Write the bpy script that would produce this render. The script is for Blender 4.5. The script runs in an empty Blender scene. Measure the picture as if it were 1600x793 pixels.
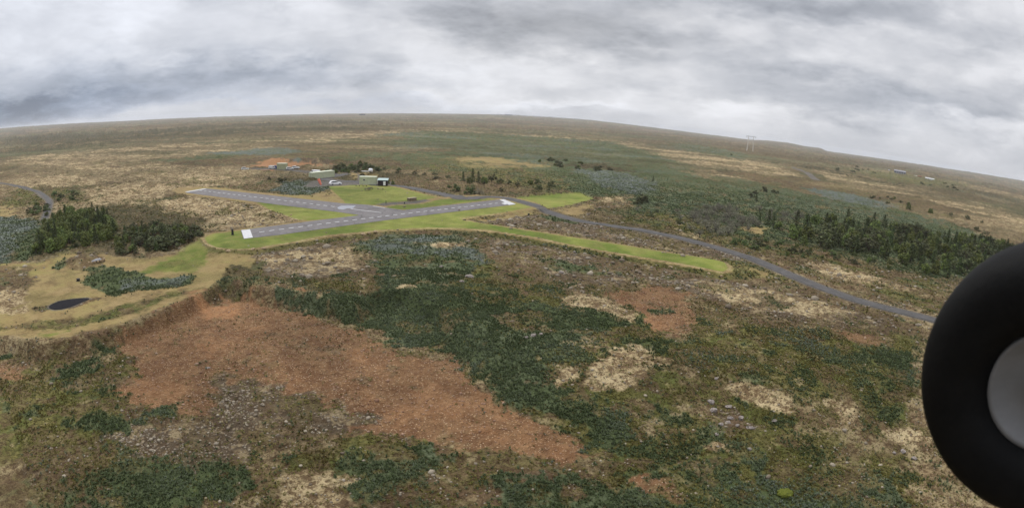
import bpy, bmesh, math, random
import numpy as np
from mathutils import Matrix, Vector

# ------------------------------------------------------------------ camera, sky, sun, exposure
scene = bpy.context.scene
COL = scene.collection
CAM_H = 26.0
FPX, PCX, PCY = 880.0, 800.0, 396.5          # wide action-camera lens: px per radian on a 1600 px wide frame
_n = np.array([.0517, .9696, -.2392]); _n /= np.linalg.norm(_n)
_f = np.array([0, 0, 1.]); _yh = _f - _n * (_f @ _n); _yh /= np.linalg.norm(_yh)
_xh = np.cross(_yh, _n)
if _xh[0] < 0: _xh = -_xh

def ray(px, py):
    x = (px - PCX) / FPX; y = -(py - PCY) / FPX
    r = math.hypot(x, y); s = math.sin(r) / max(r, 1e-9)
    d = np.array([x * s, y * s, math.cos(r)])
    return np.array([d @ _xh, d @ _yh, d @ _n])

cam_data = bpy.data.cameras.new('camera')
cam = bpy.data.objects.new('camera', cam_data); COL.objects.link(cam)
cam_data.type = 'PANO'
cam_data.panorama_type = 'FISHEYE_LENS_POLYNOMIAL'
cam_data.sensor_fit = 'HORIZONTAL'
cam_data.sensor_width = 36.0
cam_data.sensor_height = 36.0 * 507 / 1024
cam_data.fisheye_fov = math.radians(200)
cam_data.fisheye_polynomial_k0 = 0.0
cam_data.fisheye_polynomial_k1 = -1600.0 / (36.0 * FPX)
cam_data.fisheye_polynomial_k2 = 0.0
cam_data.fisheye_polynomial_k3 = 0.0
cam_data.fisheye_polynomial_k4 = 0.0
cam_data.dof.use_dof = True; cam_data.dof.focus_distance = 120.0; cam_data.dof.aperture_fstop = 55.0
cam_data.clip_start = 0.01
cam_data.clip_end = 60000
R = Matrix(((_xh[0], _xh[1], -_xh[2]),
            (_yh[0], _yh[1], -_yh[2]),
            (_n[0], _n[1], -_n[2])))
cam.matrix_world = Matrix.Translation((0, 0, CAM_H)) @ R.to_4x4()
scene.camera = cam

scene.view_settings.view_transform = 'Standard'
scene.view_settings.look = 'None'
scene.view_settings.exposure = 0.2
scene.view_settings.gamma = 1.0
scene.view_settings.use_curve_mapping = False
scene.render.engine = 'CYCLES'
scene.cycles.max_bounces = 5
scene.cycles.diffuse_bounces = 2
scene.cycles.volume_bounces = 1
scene.cycles.volume_step_rate = 10
scene.cycles.use_denoising = True

class NT:
    """small helper for node trees"""
    def __init__(s, tree): s.t = tree
    def n(s, kind, **kw):
        o = s.t.nodes.new(kind)
        for k, v in kw.items(): setattr(o, k, v)
        return o
    def set(s, sock, v):
        if isinstance(v, bpy.types.NodeSocket): s.t.links.new(v, sock)
        elif isinstance(v, (tuple, list)):
            if len(sock.default_value) == 4 and len(v) == 3: v = tuple(v) + (1,)
            sock.default_value = v
        else:
            try: sock.default_value = v
            except TypeError: sock.default_value = (v,) * len(sock.default_value)
    def m(s, op, a, b=0.0, c=0.0, clamp=False):
        o = s.n('ShaderNodeMath', operation=op, use_clamp=clamp)
        s.set(o.inputs[0], a); s.set(o.inputs[1], b)
        if len(o.inputs) > 2: s.set(o.inputs[2], c)
        return o.outputs[0]
    def v(s, op, a, b=(0, 0, 0), c=(0, 0, 0)):
        o = s.n('ShaderNodeVectorMath', operation=op)
        s.set(o.inputs[0], a)
        if op == 'SCALE': s.set(o.inputs[3], b)
        else: s.set(o.inputs[1], b)
        if op == 'MULTIPLY_ADD': s.set(o.inputs[2], c)
        return o.outputs[0]
    def mix(s, f, a, b):
        o = s.n('ShaderNodeMix', data_type='RGBA')
        s.set(o.inputs[0], f); s.set(o.inputs[6], a); s.set(o.inputs[7], b)
        return o.outputs[2]
    def ramp(s, x, lo, hi, a=0.0, b=1.0):
        o = s.n('ShaderNodeMapRange', interpolation_type='SMOOTHSTEP')
        for i, q in enumerate((x, lo, hi, a, b)): s.set(o.inputs[i], q)
        return o.outputs[0]
    def noise(s, vec, scale, detail=4, rough=.55, dist=0.0, out=0):
        o = s.n('ShaderNodeTexNoise')
        s.set(o.inputs['Vector'], vec); s.set(o.inputs['Scale'], scale); s.set(o.inputs['Detail'], detail)
        s.set(o.inputs['Roughness'], rough); s.set(o.inputs['Distortion'], dist)
        return o.outputs[out]

SUN_EL, SUN_AZ = math.radians(42), math.radians(-35)      # a veiled sun, ahead and to the left
world = bpy.data.worlds.new('World'); scene.world = world
world.use_nodes = True
wt = world.node_tree; wt.nodes.clear(); W = NT(wt)
sky = W.n('ShaderNodeTexSky', sky_type='NISHITA', sun_disc=False)
sky.sun_elevation = SUN_EL; sky.sun_rotation = SUN_AZ
tc = W.n('ShaderNodeTexCoord').outputs['Generated']
sx = W.n('ShaderNodeSeparateXYZ'); wt.links.new(tc, sx.inputs[0]); X, Y, Z = sx.outputs
cb = W.n('ShaderNodeCombineXYZ'); W.set(cb.inputs[0], X); W.set(cb.inputs[1], Y); W.set(cb.inputs[2], W.m('MULTIPLY', W.m('MAXIMUM', Z, 0.0), 2.7))
P = cb.outputs[0]
wob = W.v('SUBTRACT', W.noise(P, 3.5, 4, .6, out=1), (.5, .5, .5))
P2 = W.v('MULTIPLY_ADD', wob, (.13, .13, .16), P)
big = W.ramp(W.noise(P2, 4.2, 7, .55), .40, .60)
fine = W.noise(P2, 10.0, 8, .60)
az = W.m('ARCTAN2', X, Y); el = W.m('ARCSINE', Z)
wsx = W.n('ShaderNodeSeparateXYZ'); wt.links.new(W.v('SUBTRACT', W.noise(P, 6.0, 7, .62, out=1), (.5, .5, .5)), wsx.inputs[0])
azw = W.m('ADD', az, W.m('MULTIPLY', wsx.outputs[0], .45)); elw = W.m('ADD', el, W.m('MULTIPLY', wsx.outputs[1], .13))
val = W.m('ADD', W.m('MULTIPLY', W.m('SUBTRACT', big, .5), .13), W.m('MULTIPLY', W.m('SUBTRACT', fine, .5), .34))
blue = 0.0
# cloud masses: (photo x, y, half-width, half-height, brightness, blueness)
CLOUDS = [(860, 38, 210, 48, -.34, -.04), (150, 35, 330, 50, .13, 0), (930, 120, 160, 32, .20, 0), (770, 110, 120, 25, .14, 0), (620, 60, 120, 30, .06, 0),
          (40, 166, 260, 18, -.38, .14), (250, 118, 330, 28, -.18, .05), (460, 118, 200, 17, -.14, .02), (1250, 140, 330, 34, -.20, .0), (1330, 75, 260, 35, .06, 0),
          (1100, 170, 200, 12, .14, 0), (1560, 205, 120, 14, .20, .0), (830, 168, 160, 9, .22, 0), (1230, 12, 380, 24, -.22, 0), (1450, 170, 180, 26, -.10, .02),
          (740, 140, 70, 20, .15, 0), (940, 140, 200, 20, -.1, 0), (500, 165, 400, 10, -.04, .06)]
for (cx, cy, sx_, sy_, amp, bl) in CLOUDS:
    d = ray(cx, cy); a0 = math.atan2(d[0], d[1]); e0 = math.asin(d[2])
    u = W.m('DIVIDE', W.m('SUBTRACT', azw, a0), sx_ / FPX); v_ = W.m('DIVIDE', W.m('SUBTRACT', elw, e0), sy_ / FPX)
    g = W.m('EXPONENT', W.m('MULTIPLY', W.m('ADD', W.m('MULTIPLY', u, u), W.m('MULTIPLY', v_, v_)), -1.0))
    val = W.m('MULTIPLY_ADD', g, amp, val)
    if bl: blue = W.m('MULTIPLY_ADD', g, bl, blue)
br = W.m('ADD', .625, W.m('MULTIPLY', val, .88), clamp=False)
br = W.m('MAXIMUM', W.m('MINIMUM', br, 1.05), .22)
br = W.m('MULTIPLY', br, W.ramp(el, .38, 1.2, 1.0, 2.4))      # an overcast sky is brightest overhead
lowblue = W.ramp(br, .30, .72, .10, .02)
blue = W.m('ADD', blue, lowblue)
leftness = W.ramp(az, -.9, .1, .05, 0)
blue = W.m('ADD', blue, leftness)
cc = W.n('ShaderNodeCombineXYZ')
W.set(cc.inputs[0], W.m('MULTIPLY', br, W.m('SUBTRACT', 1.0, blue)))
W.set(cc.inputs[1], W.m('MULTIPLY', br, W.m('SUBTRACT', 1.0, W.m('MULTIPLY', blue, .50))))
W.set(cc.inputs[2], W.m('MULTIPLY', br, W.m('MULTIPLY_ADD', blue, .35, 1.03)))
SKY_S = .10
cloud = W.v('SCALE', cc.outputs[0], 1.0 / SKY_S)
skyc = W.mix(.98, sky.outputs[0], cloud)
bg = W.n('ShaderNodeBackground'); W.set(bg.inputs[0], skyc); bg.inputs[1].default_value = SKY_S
wo = W.n('ShaderNodeOutputWorld'); wt.links.new(bg.outputs[0], wo.inputs[0])

sd = bpy.data.lights.new('sun', 'SUN'); sd.energy = 1.5; sd.angle = math.radians(14); sd.color = (1, .96, .9)
sun = bpy.data.objects.new('sun', sd); COL.objects.link(sun)
sdir = Vector((math.sin(SUN_AZ) * math.cos(SUN_EL), math.cos(SUN_AZ) * math.cos(SUN_EL), math.sin(SUN_EL)))
sun.rotation_euler = sdir.to_track_quat('Z', 'Y').to_euler()

# ------------------------------------------------------------------ helpers
rng = np.random.default_rng(7); random.seed(7)

def _hash(ix, iy, seed):
    h = (ix.astype(np.int64) * 374761393 + iy.astype(np.int64) * 668265263 + seed * 1442695041) & 0xffffffff
    h = ((h ^ (h >> 13)) * 1274126177) & 0xffffffff
    return ((h ^ (h >> 16)) & 0xffff) / 65535.0

def vnoise(x, y, seed=0):
    x0 = np.floor(x); y0 = np.floor(y); fx = x - x0; fy = y - y0
    fx = fx * fx * (3 - 2 * fx); fy = fy * fy * (3 - 2 * fy)
    a = _hash(x0, y0, seed); b = _hash(x0 + 1, y0, seed); c = _hash(x0, y0 + 1, seed); d = _hash(x0 + 1, y0 + 1, seed)
    return (a + (b - a) * fx) * (1 - fy) + (c + (d - c) * fx) * fy

def fbm(x, y, seed=0, octv=4, gain=.5):
    s = 0; a = 1; t = 0; c, sn = .8, .6
    for i in range(octv):
        s = s + a * vnoise(x, y, seed + i * 17); t += a; a *= gain
        x, y = (x * c - y * sn) * 2.03 + 11.3, (x * sn + y * c) * 2.03 + 5.7
    return s / t

def sstep(x, a, b):
    t = np.clip((x - a) / (b - a), 0, 1); return t * t * (3 - 2 * t)

def poly_sd(x, y, poly):
    """signed distance to a polygon, negative inside"""
    P_ = np.asarray(poly, float); dmin = np.full(x.shape, 1e18); inside = np.zeros(x.shape, bool)
    for i in range(len(P_)):
        x1, y1 = P_[i]; x2, y2 = P_[(i + 1) % len(P_)]
        dx, dy = x2 - x1, y2 - y1; L2 = dx * dx + dy * dy + 1e-12
        t = np.clip(((x - x1) * dx + (y - y1) * dy) / L2, 0, 1)
        dmin = np.minimum(dmin, (x - x1 - t * dx) ** 2 + (y - y1 - t * dy) ** 2)
        c = ((y1 > y) != (y2 > y)) & (x < (x2 - x1) * (y - y1) / (y2 - y1 + 1e-30) + x1)
        inside ^= c
    d = np.sqrt(dmin)
    return np.where(inside, -d, d)

def line_d(x, y, pts):
    P_ = np.asarray(pts, float); dmin = np.full(x.shape, 1e18)
    for i in range(len(P_) - 1):
        x1, y1 = P_[i]; x2, y2 = P_[i + 1]
        dx, dy = x2 - x1, y2 - y1; L2 = dx * dx + dy * dy + 1e-12
        t = np.clip(((x - x1) * dx + (y - y1) * dy) / L2, 0, 1)
        dmin = np.minimum(dmin, (x - x1 - t * dx) ** 2 + (y - y1 - t * dy) ** 2)
    return np.sqrt(dmin)

def near_box(x, y, pts, pad):
    P_ = np.asarray(pts, float); lo = P_.min(0) - pad; hi = P_.max(0) + pad
    return np.nonzero((x > lo[0]) & (x < hi[0]) & (y > lo[1]) & (y < hi[1]))[0]

def at_z(px, py, z):
    d = ray(px, py); dz = min(d[2], -0.0008); t = (z - CAM_H) / dz
    return (d[0] * t, d[1] * t)

def smooth_poly(pts, n=2):
    """Chaikin corner cutting of a closed outline"""
    for _ in range(n):
        out = []
        for i in range(len(pts)):
            a = pts[i]; b = pts[(i + 1) % len(pts)]
            out += [(a[0] * .75 + b[0] * .25, a[1] * .75 + b[1] * .25), (a[0] * .25 + b[0] * .75, a[1] * .25 + b[1] * .75)]
        pts = out
    return pts

# ------------------------------------------------------------------ lie of the land
AIRFIELD = [(316,371),(320,380),(335,387),(365,390),(400,388),(450,380),(510,368),(560,364),(600,360),(650,357),(700,357),(760,360),(840,372),(900,385),(1000,402),
            (1060,412),(1100,420),(1130,426),(1141,421),(1138,412),(1120,406),(1050,395),(960,380),(880,368),(800,355),(730,345),(722,341),(830,326),(850,322),(815,308),
            (720,303),(690,310),(610,288),(560,287),(512,292),(535,312),(430,303),(310,291),(268,296),(280,303),(400,316),(430,328),(480,338),(480,345),(380,358),(325,365)]
STRIP = [(700,357),(760,360),(840,372),(900,385),(1000,402),(1060,412),(1100,420),(1130,427),(1142,422),(1140,412),(1120,405),(1050,394),(960,379),(880,367),(800,354),(730,344),(700,342)]
PLATEAU = [(-900,500),(-300,510),(0,522),(60,533),(120,528),(200,505),(290,470),(350,438),(400,446),(440,452),(500,462),(545,474),(578,450),(640,452),(700,480),(760,520),
           (900,560),(1100,560),(1400,600),(2100,700),(2600,300),(1600,290),(900,195),(0,215),(-900,350)]
airfield_w = smooth_poly([at_z(x, y, 0) for x, y in AIRFIELD], 1)
strip_w = smooth_poly([at_z(x, y, 0) for x, y in STRIP], 1)
plateau_w = [at_z(x, y, -1.0 if x < 360 else -.6) for x, y in PLATEAU]
LOWLEFT = [(-300,520),(-300,400),(60,405),(100,395),(190,392),(250,385),(330,392),(350,432),(290,470),(200,505),(120,528),(60,533)]
lowleft_w = [at_z(x, y, -1.0) for x, y in LOWLEFT]
MOUND_C = at_z(128, 408, -1)
HORIZON_PX = [(-400,252),(0,201),(200,189),(400,181),(565,177.5),(700,178),(800,180),(925,188),(1025,200),(1100,209.5),(1168,218),(1197,219.5),(1230,223),(1255,228),(1282,231.5),(1292,236),(1338,242.5),(1470,262),(1600,283),(1800,325)]
_ha = []; _he = []
for x_, y_ in HORIZON_PX:
    d_ = ray(x_, y_); _ha.append(math.atan2(d_[0], d_[1])); _he.append(math.asin(d_[2]))
D_FAR = 6500.0

def smooth_H(x, y):
    """height without the small bumps (metres; the runway is 0)"""
    x = np.asarray(x, float); y = np.asarray(y, float)
    D = np.hypot(x, y)
    H = np.full(x.shape, -.6)
    H += 1.3 * (fbm(x / 90, y / 90, 3, 3) - .5) * sstep(D, 60, 200)
    H += 9 * (fbm(x / 700, y / 700, 5, 3) - .5) * sstep(D, 450, 1600)
    i = near_box(x, y, plateau_w, 80); i = i[D[i] < 140]
    if len(i):
        s = poly_sd(x[i], y[i], plateau_w)
        wid = 2.2 + 12 * sstep(x[i], -12, 6)
        H[i] += -2.3 * sstep(s, -.1, wid) - 1.2 * sstep(s, 12, 45) + .5 * sstep(s, 30, 40) * (fbm(x[i] / 14, y[i] / 14, 9, 2) - .5)
    i = near_box(x, y, lowleft_w, 14)
    if len(i):
        s = poly_sd(x[i], y[i], lowleft_w)
        H[i] += -.5 * (1 - sstep(s, -4, 6)) * (1 - sstep(poly_sd(x[i], y[i], plateau_w), -.5, 1))
    i = near_box(x, y, airfield_w, 14)
    if len(i):
        s = poly_sd(x[i], y[i], airfield_w); k = 1 - sstep(s, -.2, 3 + 6 * sstep(-x[i], 50, 70))
        H[i] = H[i] * (1 - k) + 0.0 * k
    # far ridge that makes the skyline
    a = np.arctan2(x, y); e = np.interp(a, _ha, _he, left=0.0, right=0.0)
    k = sstep(D, 1500, D_FAR); top = CAM_H + D_FAR * np.tan(e)
    H = H * (1 - k) + (top + 2.0 * (fbm(a * 60, a * 0, 8, 3) - .5)) * k
    H = H - 60 * sstep(D, D_FAR + 50, D_FAR + 1500)
    m = np.hypot(x - MOUND_C[0], y - MOUND_C[1]); H += .9 * (1 - sstep(m, 2.0, 5.0))
    return H

def at(px, py):
    """where the sight line through a photo pixel meets the land"""
    z = -.5
    for _ in range(6):
        p = at_z(px, py, z); z = float(smooth_H(np.array([p[0]]), np.array([p[1]]))[0])
        z = min(z, CAM_H - 1)
    return (p[0], p[1])

def wp(pts): return [at(*p) for p in pts]

def ground_z(x, y): return float(smooth_H(np.array([x]), np.array([y]))[0])

# ------------------------------------------------------------------ ground sheet
CLS = ['red', 'lupine', 'grass', 'moss', 'lawn', 'straw', 'rubble', 'gravel', 'bloom', 'scrub', 'orange', 'brown']
CI = {c: i for i, c in enumerate(CLS)}

# roads as centre lines in the photo (px) with half widths in metres
ROAD_MAIN = [(1560,530),(1500,512),(1450,497),(1392,483),(1330,466),(1270,444),(1220,423),(1172,403),(1120,387),(1060,371),(1000,359),(950,352),(900,344),(872,336),(850,326),(815,315),(790,309),(760,307.5),(735,309)]
ROAD_PARK = [(745,309),(720,310),(700,305),(670,299),(640,293),(610,290),(590,289),(560,284),(530,283),(505,279),(540,272)]
ROAD_LEFT = [(-60,280),(15,288),(58,299),(76,313),(74,330),(69,343)]
ROAD_FAR = [(1240,262),(1262,270),(1275,281)]
ROAD_PIT = [(380,264),(430,264),(480,268),(520,272)]
ROADS = [(ROAD_MAIN, 1.8), (ROAD_PARK, 2.2), (ROAD_LEFT, .9), (ROAD_FAR, 3.0), (ROAD_PIT, 2.5)]

# painter's list: class, outline in photo px, edge raggedness, feather (m), fill noise (0 solid .. 1 patchy)
PATCH = [
 # ---- far and middle distance, back to front
 ('brown', [(-300,262),(0,203),(400,184),(700,181),(1000,199),(1300,238),(1700,310),(1700,335),(1400,262),(1150,228),(900,206),(600,198),(300,205),(0,230),(-300,285)], 1.5, 20, .12),
 ('scrub', [(0,216),(200,206),(420,192),(600,190),(600,194),(420,197),(200,213),(0,224)], 1.5, 10, .2),
 ('scrub', [(0,222),(150,212),(420,200),(560,198),(560,204),(300,214),(60,238),(0,238)], 1.5, 8, .5),
 ('moss', [(0,250),(120,235),(260,225),(420,214),(560,206),(600,212),(440,232),(300,250),(330,268),(180,285),(60,300),(0,292)], 2.0, 8, .45),
 ('moss', [(100,300),(330,262),(380,268),(420,285),(300,296),(180,330),(110,325)], 1.4, 5, .5),
 ('lupine', [(240,252),(330,242),(400,235),(460,236),(400,245),(300,256)], 1.4, 6, .35),
 ('bloom', [(330,240),(420,232),(470,236),(400,246)], 1.4, 6, .35),
 ('lupine', [(440,252),(560,240),(640,232),(620,246),(520,256)], 1.4, 6, .4),
 ('moss', [(540,206),(640,203),(760,206),(900,213),(1000,224),(1000,228),(900,219),(760,212),(640,210),(560,212)], 1.2, 8, .3),
 ('lupine', [(590,212),(640,204),(760,208),(850,214),(960,222),(1010,232),(1080,252),(1060,264),(1180,285),(1300,310),(1380,318),(1600,385),(1600,440),(1480,440),(1400,425),(1240,380),(1120,372),(1000,352),(930,320),(870,300),(780,280),(640,262),(600,245),(700,235),(610,222)], 1.6, 8, .25),
 ('grass', [(640,262),(700,240),(800,255),(900,285),(880,300),(780,285)], 1.5, 6, .5),
 ('straw', [(690,246),(780,242),(850,256),(900,262),(800,262),(730,262)], 1.5, 6, .5),
 ('brown', [(500,300),(590,280),(700,282),(860,300),(800,305),(700,300)], 1, 3, .5),
 ('scrub', [(880,250),(960,255),(1020,272),(960,270),(890,260)], 1.2, 5, .35),
 ('bloom', [(900,266),(960,268),(1020,284),(1030,300),(980,306),(930,292)], 1.3, 5, .25),
 ('bloom', [(1230,292),(1310,296),(1400,320),(1390,330),(1290,312)], 1.3, 5, .5),
 ('moss', [(1050,256),(1120,266),(1170,280),(1120,284),(1060,270)], 1.2, 5, .5),
 ('moss', [(960,224),(1010,226),(1060,234),(1160,249),(1240,262),(1272,279),(1230,279),(1180,273),(1100,261),(1040,246),(1000,234)], .9, 5, .2),
 ('brown', [(1120,262),(1190,272),(1200,282),(1140,276)], 1.2, 5, .3),
 ('moss', [(1268,265),(1330,272),(1400,284),(1500,308),(1600,334),(1700,365),(1600,352),(1500,328),(1440,312),(1380,298),(1300,284)], 1.0, 6, .2),
 ('scrub', [(1180,250),(1260,258),(1400,280),(1490,290),(1400,292),(1280,268)], 1.2, 8, .4),
 ('lupine', [(1040,222),(1110,230),(1180,244),(1160,248),(1070,236)], 1.2, 8, .3),
 ('grass', [(1290,262),(1400,268),(1520,290),(1480,296),(1380,284)], 1.2, 8, .5),
 ('straw', [(1160,352),(1200,355),(1198,366),(1170,364)], .6, 1.5, .2),
 # clearing beyond the runways
 ('scrub', [(400,295),(440,278),(520,276),(560,262),(640,268),(720,280),(620,280),(560,290),(500,300)], 1.2, 4, .5),
 ('bloom', [(418,298),(430,288),(455,283),(500,284),(530,290),(510,298),(480,304),(450,305)], .8, 1.5, .12),
 ('bloom', [(430,298),(470,288),(500,290),(490,296),(450,303)], .6, 1, .4),
 ('straw', [(455,305),(500,300),(535,306),(542,318),(500,312)], .6, 1, .2),
 ('straw', [(540,270),(580,270),(600,276),(560,277)], .6, 1.5, .2),
 ('brown', [(380,264),(400,257),(520,262),(520,272),(400,268)], .8, 2, .3),
 ('orange', [(370,263),(400,255),(424,249),(450,252),(510,254),(530,257),(500,260),(440,262),(400,262)], .8, 1.5, .3),
 ('rubble', [(430,250),(520,254),(520,258),(440,256)], .8, 1, .5),
 ('orange', [(382,265),(440,262),(436,268),(400,267)], .6, 1, .2),
 ('bloom', [(448,252),(470,250),(480,256),(462,257)], .5, 1, .1),
 ('brown', [(600,276),(690,276),(720,290),(650,286)], 1, 3, .4),
 ('grass', [(870,286),(900,286),(890,298),(868,296)], .6, 2, .2),
 ('brown', [(920,305),(980,305),(1000,325),(930,335),(880,330)], 1, 3, .4),
 ('straw', [(855,328),(905,322),(930,318),(900,342),(880,336)], .6, 1.5, .15),
 ('moss', [(935,308),(975,308),(968,318),(945,318)], .6, 1.5, .2),
 ('grass', [(1000,330),(1120,345),(1180,375),(1260,395),(1400,430),(1480,445),(1470,460),(1330,420),(1200,395),(1080,372),(960,345)], 1.2, 3, .35),
 ('moss', [(1050,357),(1095,362),(1100,374),(1060,368)], .6, 1.5, .2),
 # heath between the two runways, left
 ('moss', [(240,315),(300,306),(400,318),(470,336),(500,342),(420,352),(330,362),(270,352),(230,335)], 1.0, 2, .35),
 ('scrub', [(150,318),(240,322),(330,340),(320,372),(230,398),(150,380),(120,345)], 1.0, 3, .35),
 ('scrub', [(260,338),(330,335),(320,345),(270,350)], .7, 2, .3),
 ('grass', [(70,300),(120,290),(140,300),(110,320),(80,330)], 1, 3, .4),
 ('grass', [(0,300),(60,292),(70,312),(50,325),(0,325)], 1, 3, .4),
 ('straw', [(-100,325),(20,322),(40,335),(0,352),(-100,352)], 1, 2, .3),
 ('bloom', [(-200,352),(30,338),(75,350),(60,372),(25,400),(0,412),(-200,420)], .8, 2, .1),
 ('lupine', [(20,365),(80,350),(75,385),(50,405),(10,408)], .8, 2, .2),
 # ---- strip between the grass runway and the road
 ('rubble', [(735,343),(820,335),(860,336),(950,354),(1060,374),(1150,398),(1170,410),(1100,402),(950,376),(840,358)], .5, .8, .15),
 ('lupine', [(835,337),(870,336),(905,350),(860,345)], .5, .8, .2),
 ('straw', [(730,342),(830,327),(845,332),(810,340),(760,346)], .5, .8, .2),
 ('grass', [(1130,404),(1190,420),(1240,438),(1200,440),(1140,430)], .7, 1.2, .1), ('straw', [(1150,412),(1190,422),(1225,436),(1190,436)], .7, 1.2, .5),
 ('brown', [(1170,398),(1260,402),(1480,462),(1490,480),(1440,485),(1330,455)], .7, 1.2, .25),
 ('moss', [(1240,405),(1300,412),(1440,455),(1400,458),(1300,435)], .8, 1.2, .5),
 ('grass', [(1340,440),(1420,455),(1500,480),(1480,495),(1400,470)], .8, 1.2, .3),
 # ---- near heath, right of centre
 ('grass', [(560,366),(700,360),(850,380),(1000,410),(1180,440),(1440,505),(1440,793),(1700,900),(500,900),(700,700),(900,760),(700,560),(600,440)], 1.0, 3, .5),
 ('brown', [(700,362),(830,375),(960,400),(1060,420),(1150,430),(1250,440),(1440,505),(1460,540),(1300,530),(1100,520),(960,450),(860,440),(720,400)], 1.0, 2, .35),
 ('rubble', [(740,366),(860,385),(1000,410),(1100,432),(1160,440),(1240,450),(1400,505),(1390,520),(1260,510),(1180,500),(1100,470),(1000,440),(860,440),(760,390)], .8, 2, .5),
 ('moss', [(1080,440),(1220,450),(1350,490),(1290,500),(1180,490),(1100,460)], .8, 2, .55),
 ('lupine', [(840,400),(960,420),(1000,440),(900,430),(850,420)], .8, 2, .4),
 ('grass', [(1100,520),(1200,500),(1320,520),(1440,520),(1440,660),(1330,640),(1200,590),(1100,580),(1000,550)], 1.0, 2, .12),
 ('lupine', [(1280,560),(1380,540),(1440,560),(1440,610),(1340,600)], 1.0, 2, .55),
 ('brown', [(1290,508),(1400,515),(1390,540),(1310,535)], .7, 1, .3),
 ('red', [(1315,518),(1370,520),(1366,536),(1325,532)], .6, 1, .3),
 # ---- straw terraces at the left
 ('straw', [(-200,418),(60,410),(100,396),(170,398),(235,402),(330,378),(420,392),(380,425),(350,440),(290,470),(200,505),(120,529),(60,534),(-200,526)], .5, .8, .08),
 ('lawn', [(215,428),(262,400),(314,373),(335,390),(404,393),(350,404),(290,428)], .5, 1.5, .05),
 ('straw', [(330,396),(420,394),(360,440),(300,440)], .5, .8, .15),
 ('grass', [(-100,500),(60,505),(170,480),(260,458),(310,452),(240,482),(150,506),(80,520),(-100,516)], .6, 1, .35),
 ('lawn', [(-100,517),(40,520),(110,516),(70,530),(-100,524)], .4, .8, .3),
 ('brown', [(-100,420),(50,415),(60,445),(40,460),(-100,455)], .6, 1, .3),
 ('moss', [(-100,455),(40,450),(62,470),(45,485),(-100,490)], .6, .8, .2),
 ('brown', [(50,480),(80,478),(130,470),(150,462),(160,466),(110,482),(70,486)], .4, .5, .2),
 ('lupine', [(132,420),(160,414),(190,420),(240,434),(302,432),(296,444),(250,452),(200,456),(165,462),(135,446)], .5, .6, .05),
 ('bloom', [(190,438),(290,434),(280,446),(180,456)], .4, .6, .25),
 ('lupine', [(75,420),(100,400),(110,405),(92,424)], .4, .5, .05),
 ('brown', [(95,412),(110,402),(135,397),(165,402),(160,414),(120,420)], .3, .5, .3),
 # ---- the bank under the terrace and the heath shelf over the red pit
 ('brown', [(60,535),(120,529),(200,506),(290,471),(350,441),(400,450),(400,466),(330,480),(220,525),(130,548),(70,548)], .4, .5, .1),
 ('scrub', [(350,440),(360,415),(420,425),(480,440),(560,440),(580,448),(545,476),(480,466),(400,455)], .5, .6, .2),
 ('grass', [(400,430),(470,432),(560,438),(575,450),(540,462),(470,452)], .5, .6, .4),
 ('rubble', [(390,400),(440,385),(560,375),(600,392),(580,420),(500,436),(420,428)], .6, 1, .1),
 ('moss', [(395,405),(450,390),(560,380),(590,395),(570,418),(500,432),(430,424)], .7, 1, .45),
 ('lupine', [(540,385),(600,364),(700,366),(760,390),(740,410),(640,400),(600,405)], .8, 1.5, .3),
 ('bloom', [(555,380),(600,366),(700,368),(765,392),(745,440),(700,470),(640,450),(600,400)], .9, 2, .45),
 ('moss', [(640,378),(720,376),(740,386),(680,390)], .6, 1, .4),
 # ---- foreground
 ('brown', [(-300,540),(100,548),(330,478),(400,466),(700,560),(950,720),(1000,800),(1000,1000),(-300,1000)], .6, 2, .15),
 ('grass', [(-300,560),(80,560),(180,600),(260,640),(300,700),(100,720),(-300,760)], 1.0, 2, .5),
 ('red', [(402,463),(330,472),(280,490),(220,516),(170,535),(190,560),(205,590),(150,612),(200,632),(330,655),(420,670),(520,680),(600,690),(700,705),(800,716),(900,727),(950,724),(962,712),(900,690),
          (860,668),(800,640),(760,606),(725,582),(712,560),(640,550),(600,540),(560,520),(500,500),(440,482)], .7, .7, .06),
 ('orange', [(300,475),(370,468),(395,480),(370,500),(310,500)], .8, 2.0, .35),
 ('red', [(-100,562),(30,562),(58,568),(40,592),(-100,600)], .6, .8, .2),
 ('rubble', [(330,600),(350,590),(420,598),(500,618),(600,645),(660,655),(600,668),(540,680),(470,695),(400,690),(340,660)], .7, .8, .15),
 ('rubble', [(130,680),(230,650),(330,665),(400,690),(420,720),(330,735),(200,720)], .8, 1, .35),
 ('red', [(455,450),(500,455),(540,468),(575,452),(578,442),(560,470),(520,480),(460,470)], .4, .5, .05),
 ('lupine', [(408,456),(430,447),(470,458),(500,464),(530,480),(560,478),(600,448),(580,425),(570,405),(640,392),(710,402),(745,410),(730,440),(770,470),(840,472),(870,482),(930,480),(1010,500),
             (990,515),(930,520),(870,532),(855,560),(890,600),(940,620),(985,660),(1004,690),(985,722),(960,712),(900,676),(850,650),(790,628),(745,596),(722,560),(690,546),(620,536),(570,512),(500,496),(440,476)], .8, .6, .03),
 ('brown', [(760,490),(820,480),(850,490),(830,520),(790,520)], .7, .8, .35),
 ('grass', [(700,440),(770,430),(820,470),(760,480)], .8, 1.5, .3),
 ('lupine', [(500,700),(560,680),(650,695),(700,706),(670,740),(640,765),(570,792),(510,740)], .8, .8, .12),
 ('grass', [(400,700),(480,690),(560,680),(660,690),(640,720),(520,735),(420,730)], .8, .8, .35),
 ('lupine', [(110,645),(180,620),(225,640),(200,680),(130,690),(60,665)], .8, .8, .25),
 ('lupine', [(200,640),(270,632),(280,650),(220,660)], .6, .6, .3),
 ('lupine', [(100,560),(180,540),(200,552),(120,590),(60,600)], .7, .7, .35),
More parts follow.
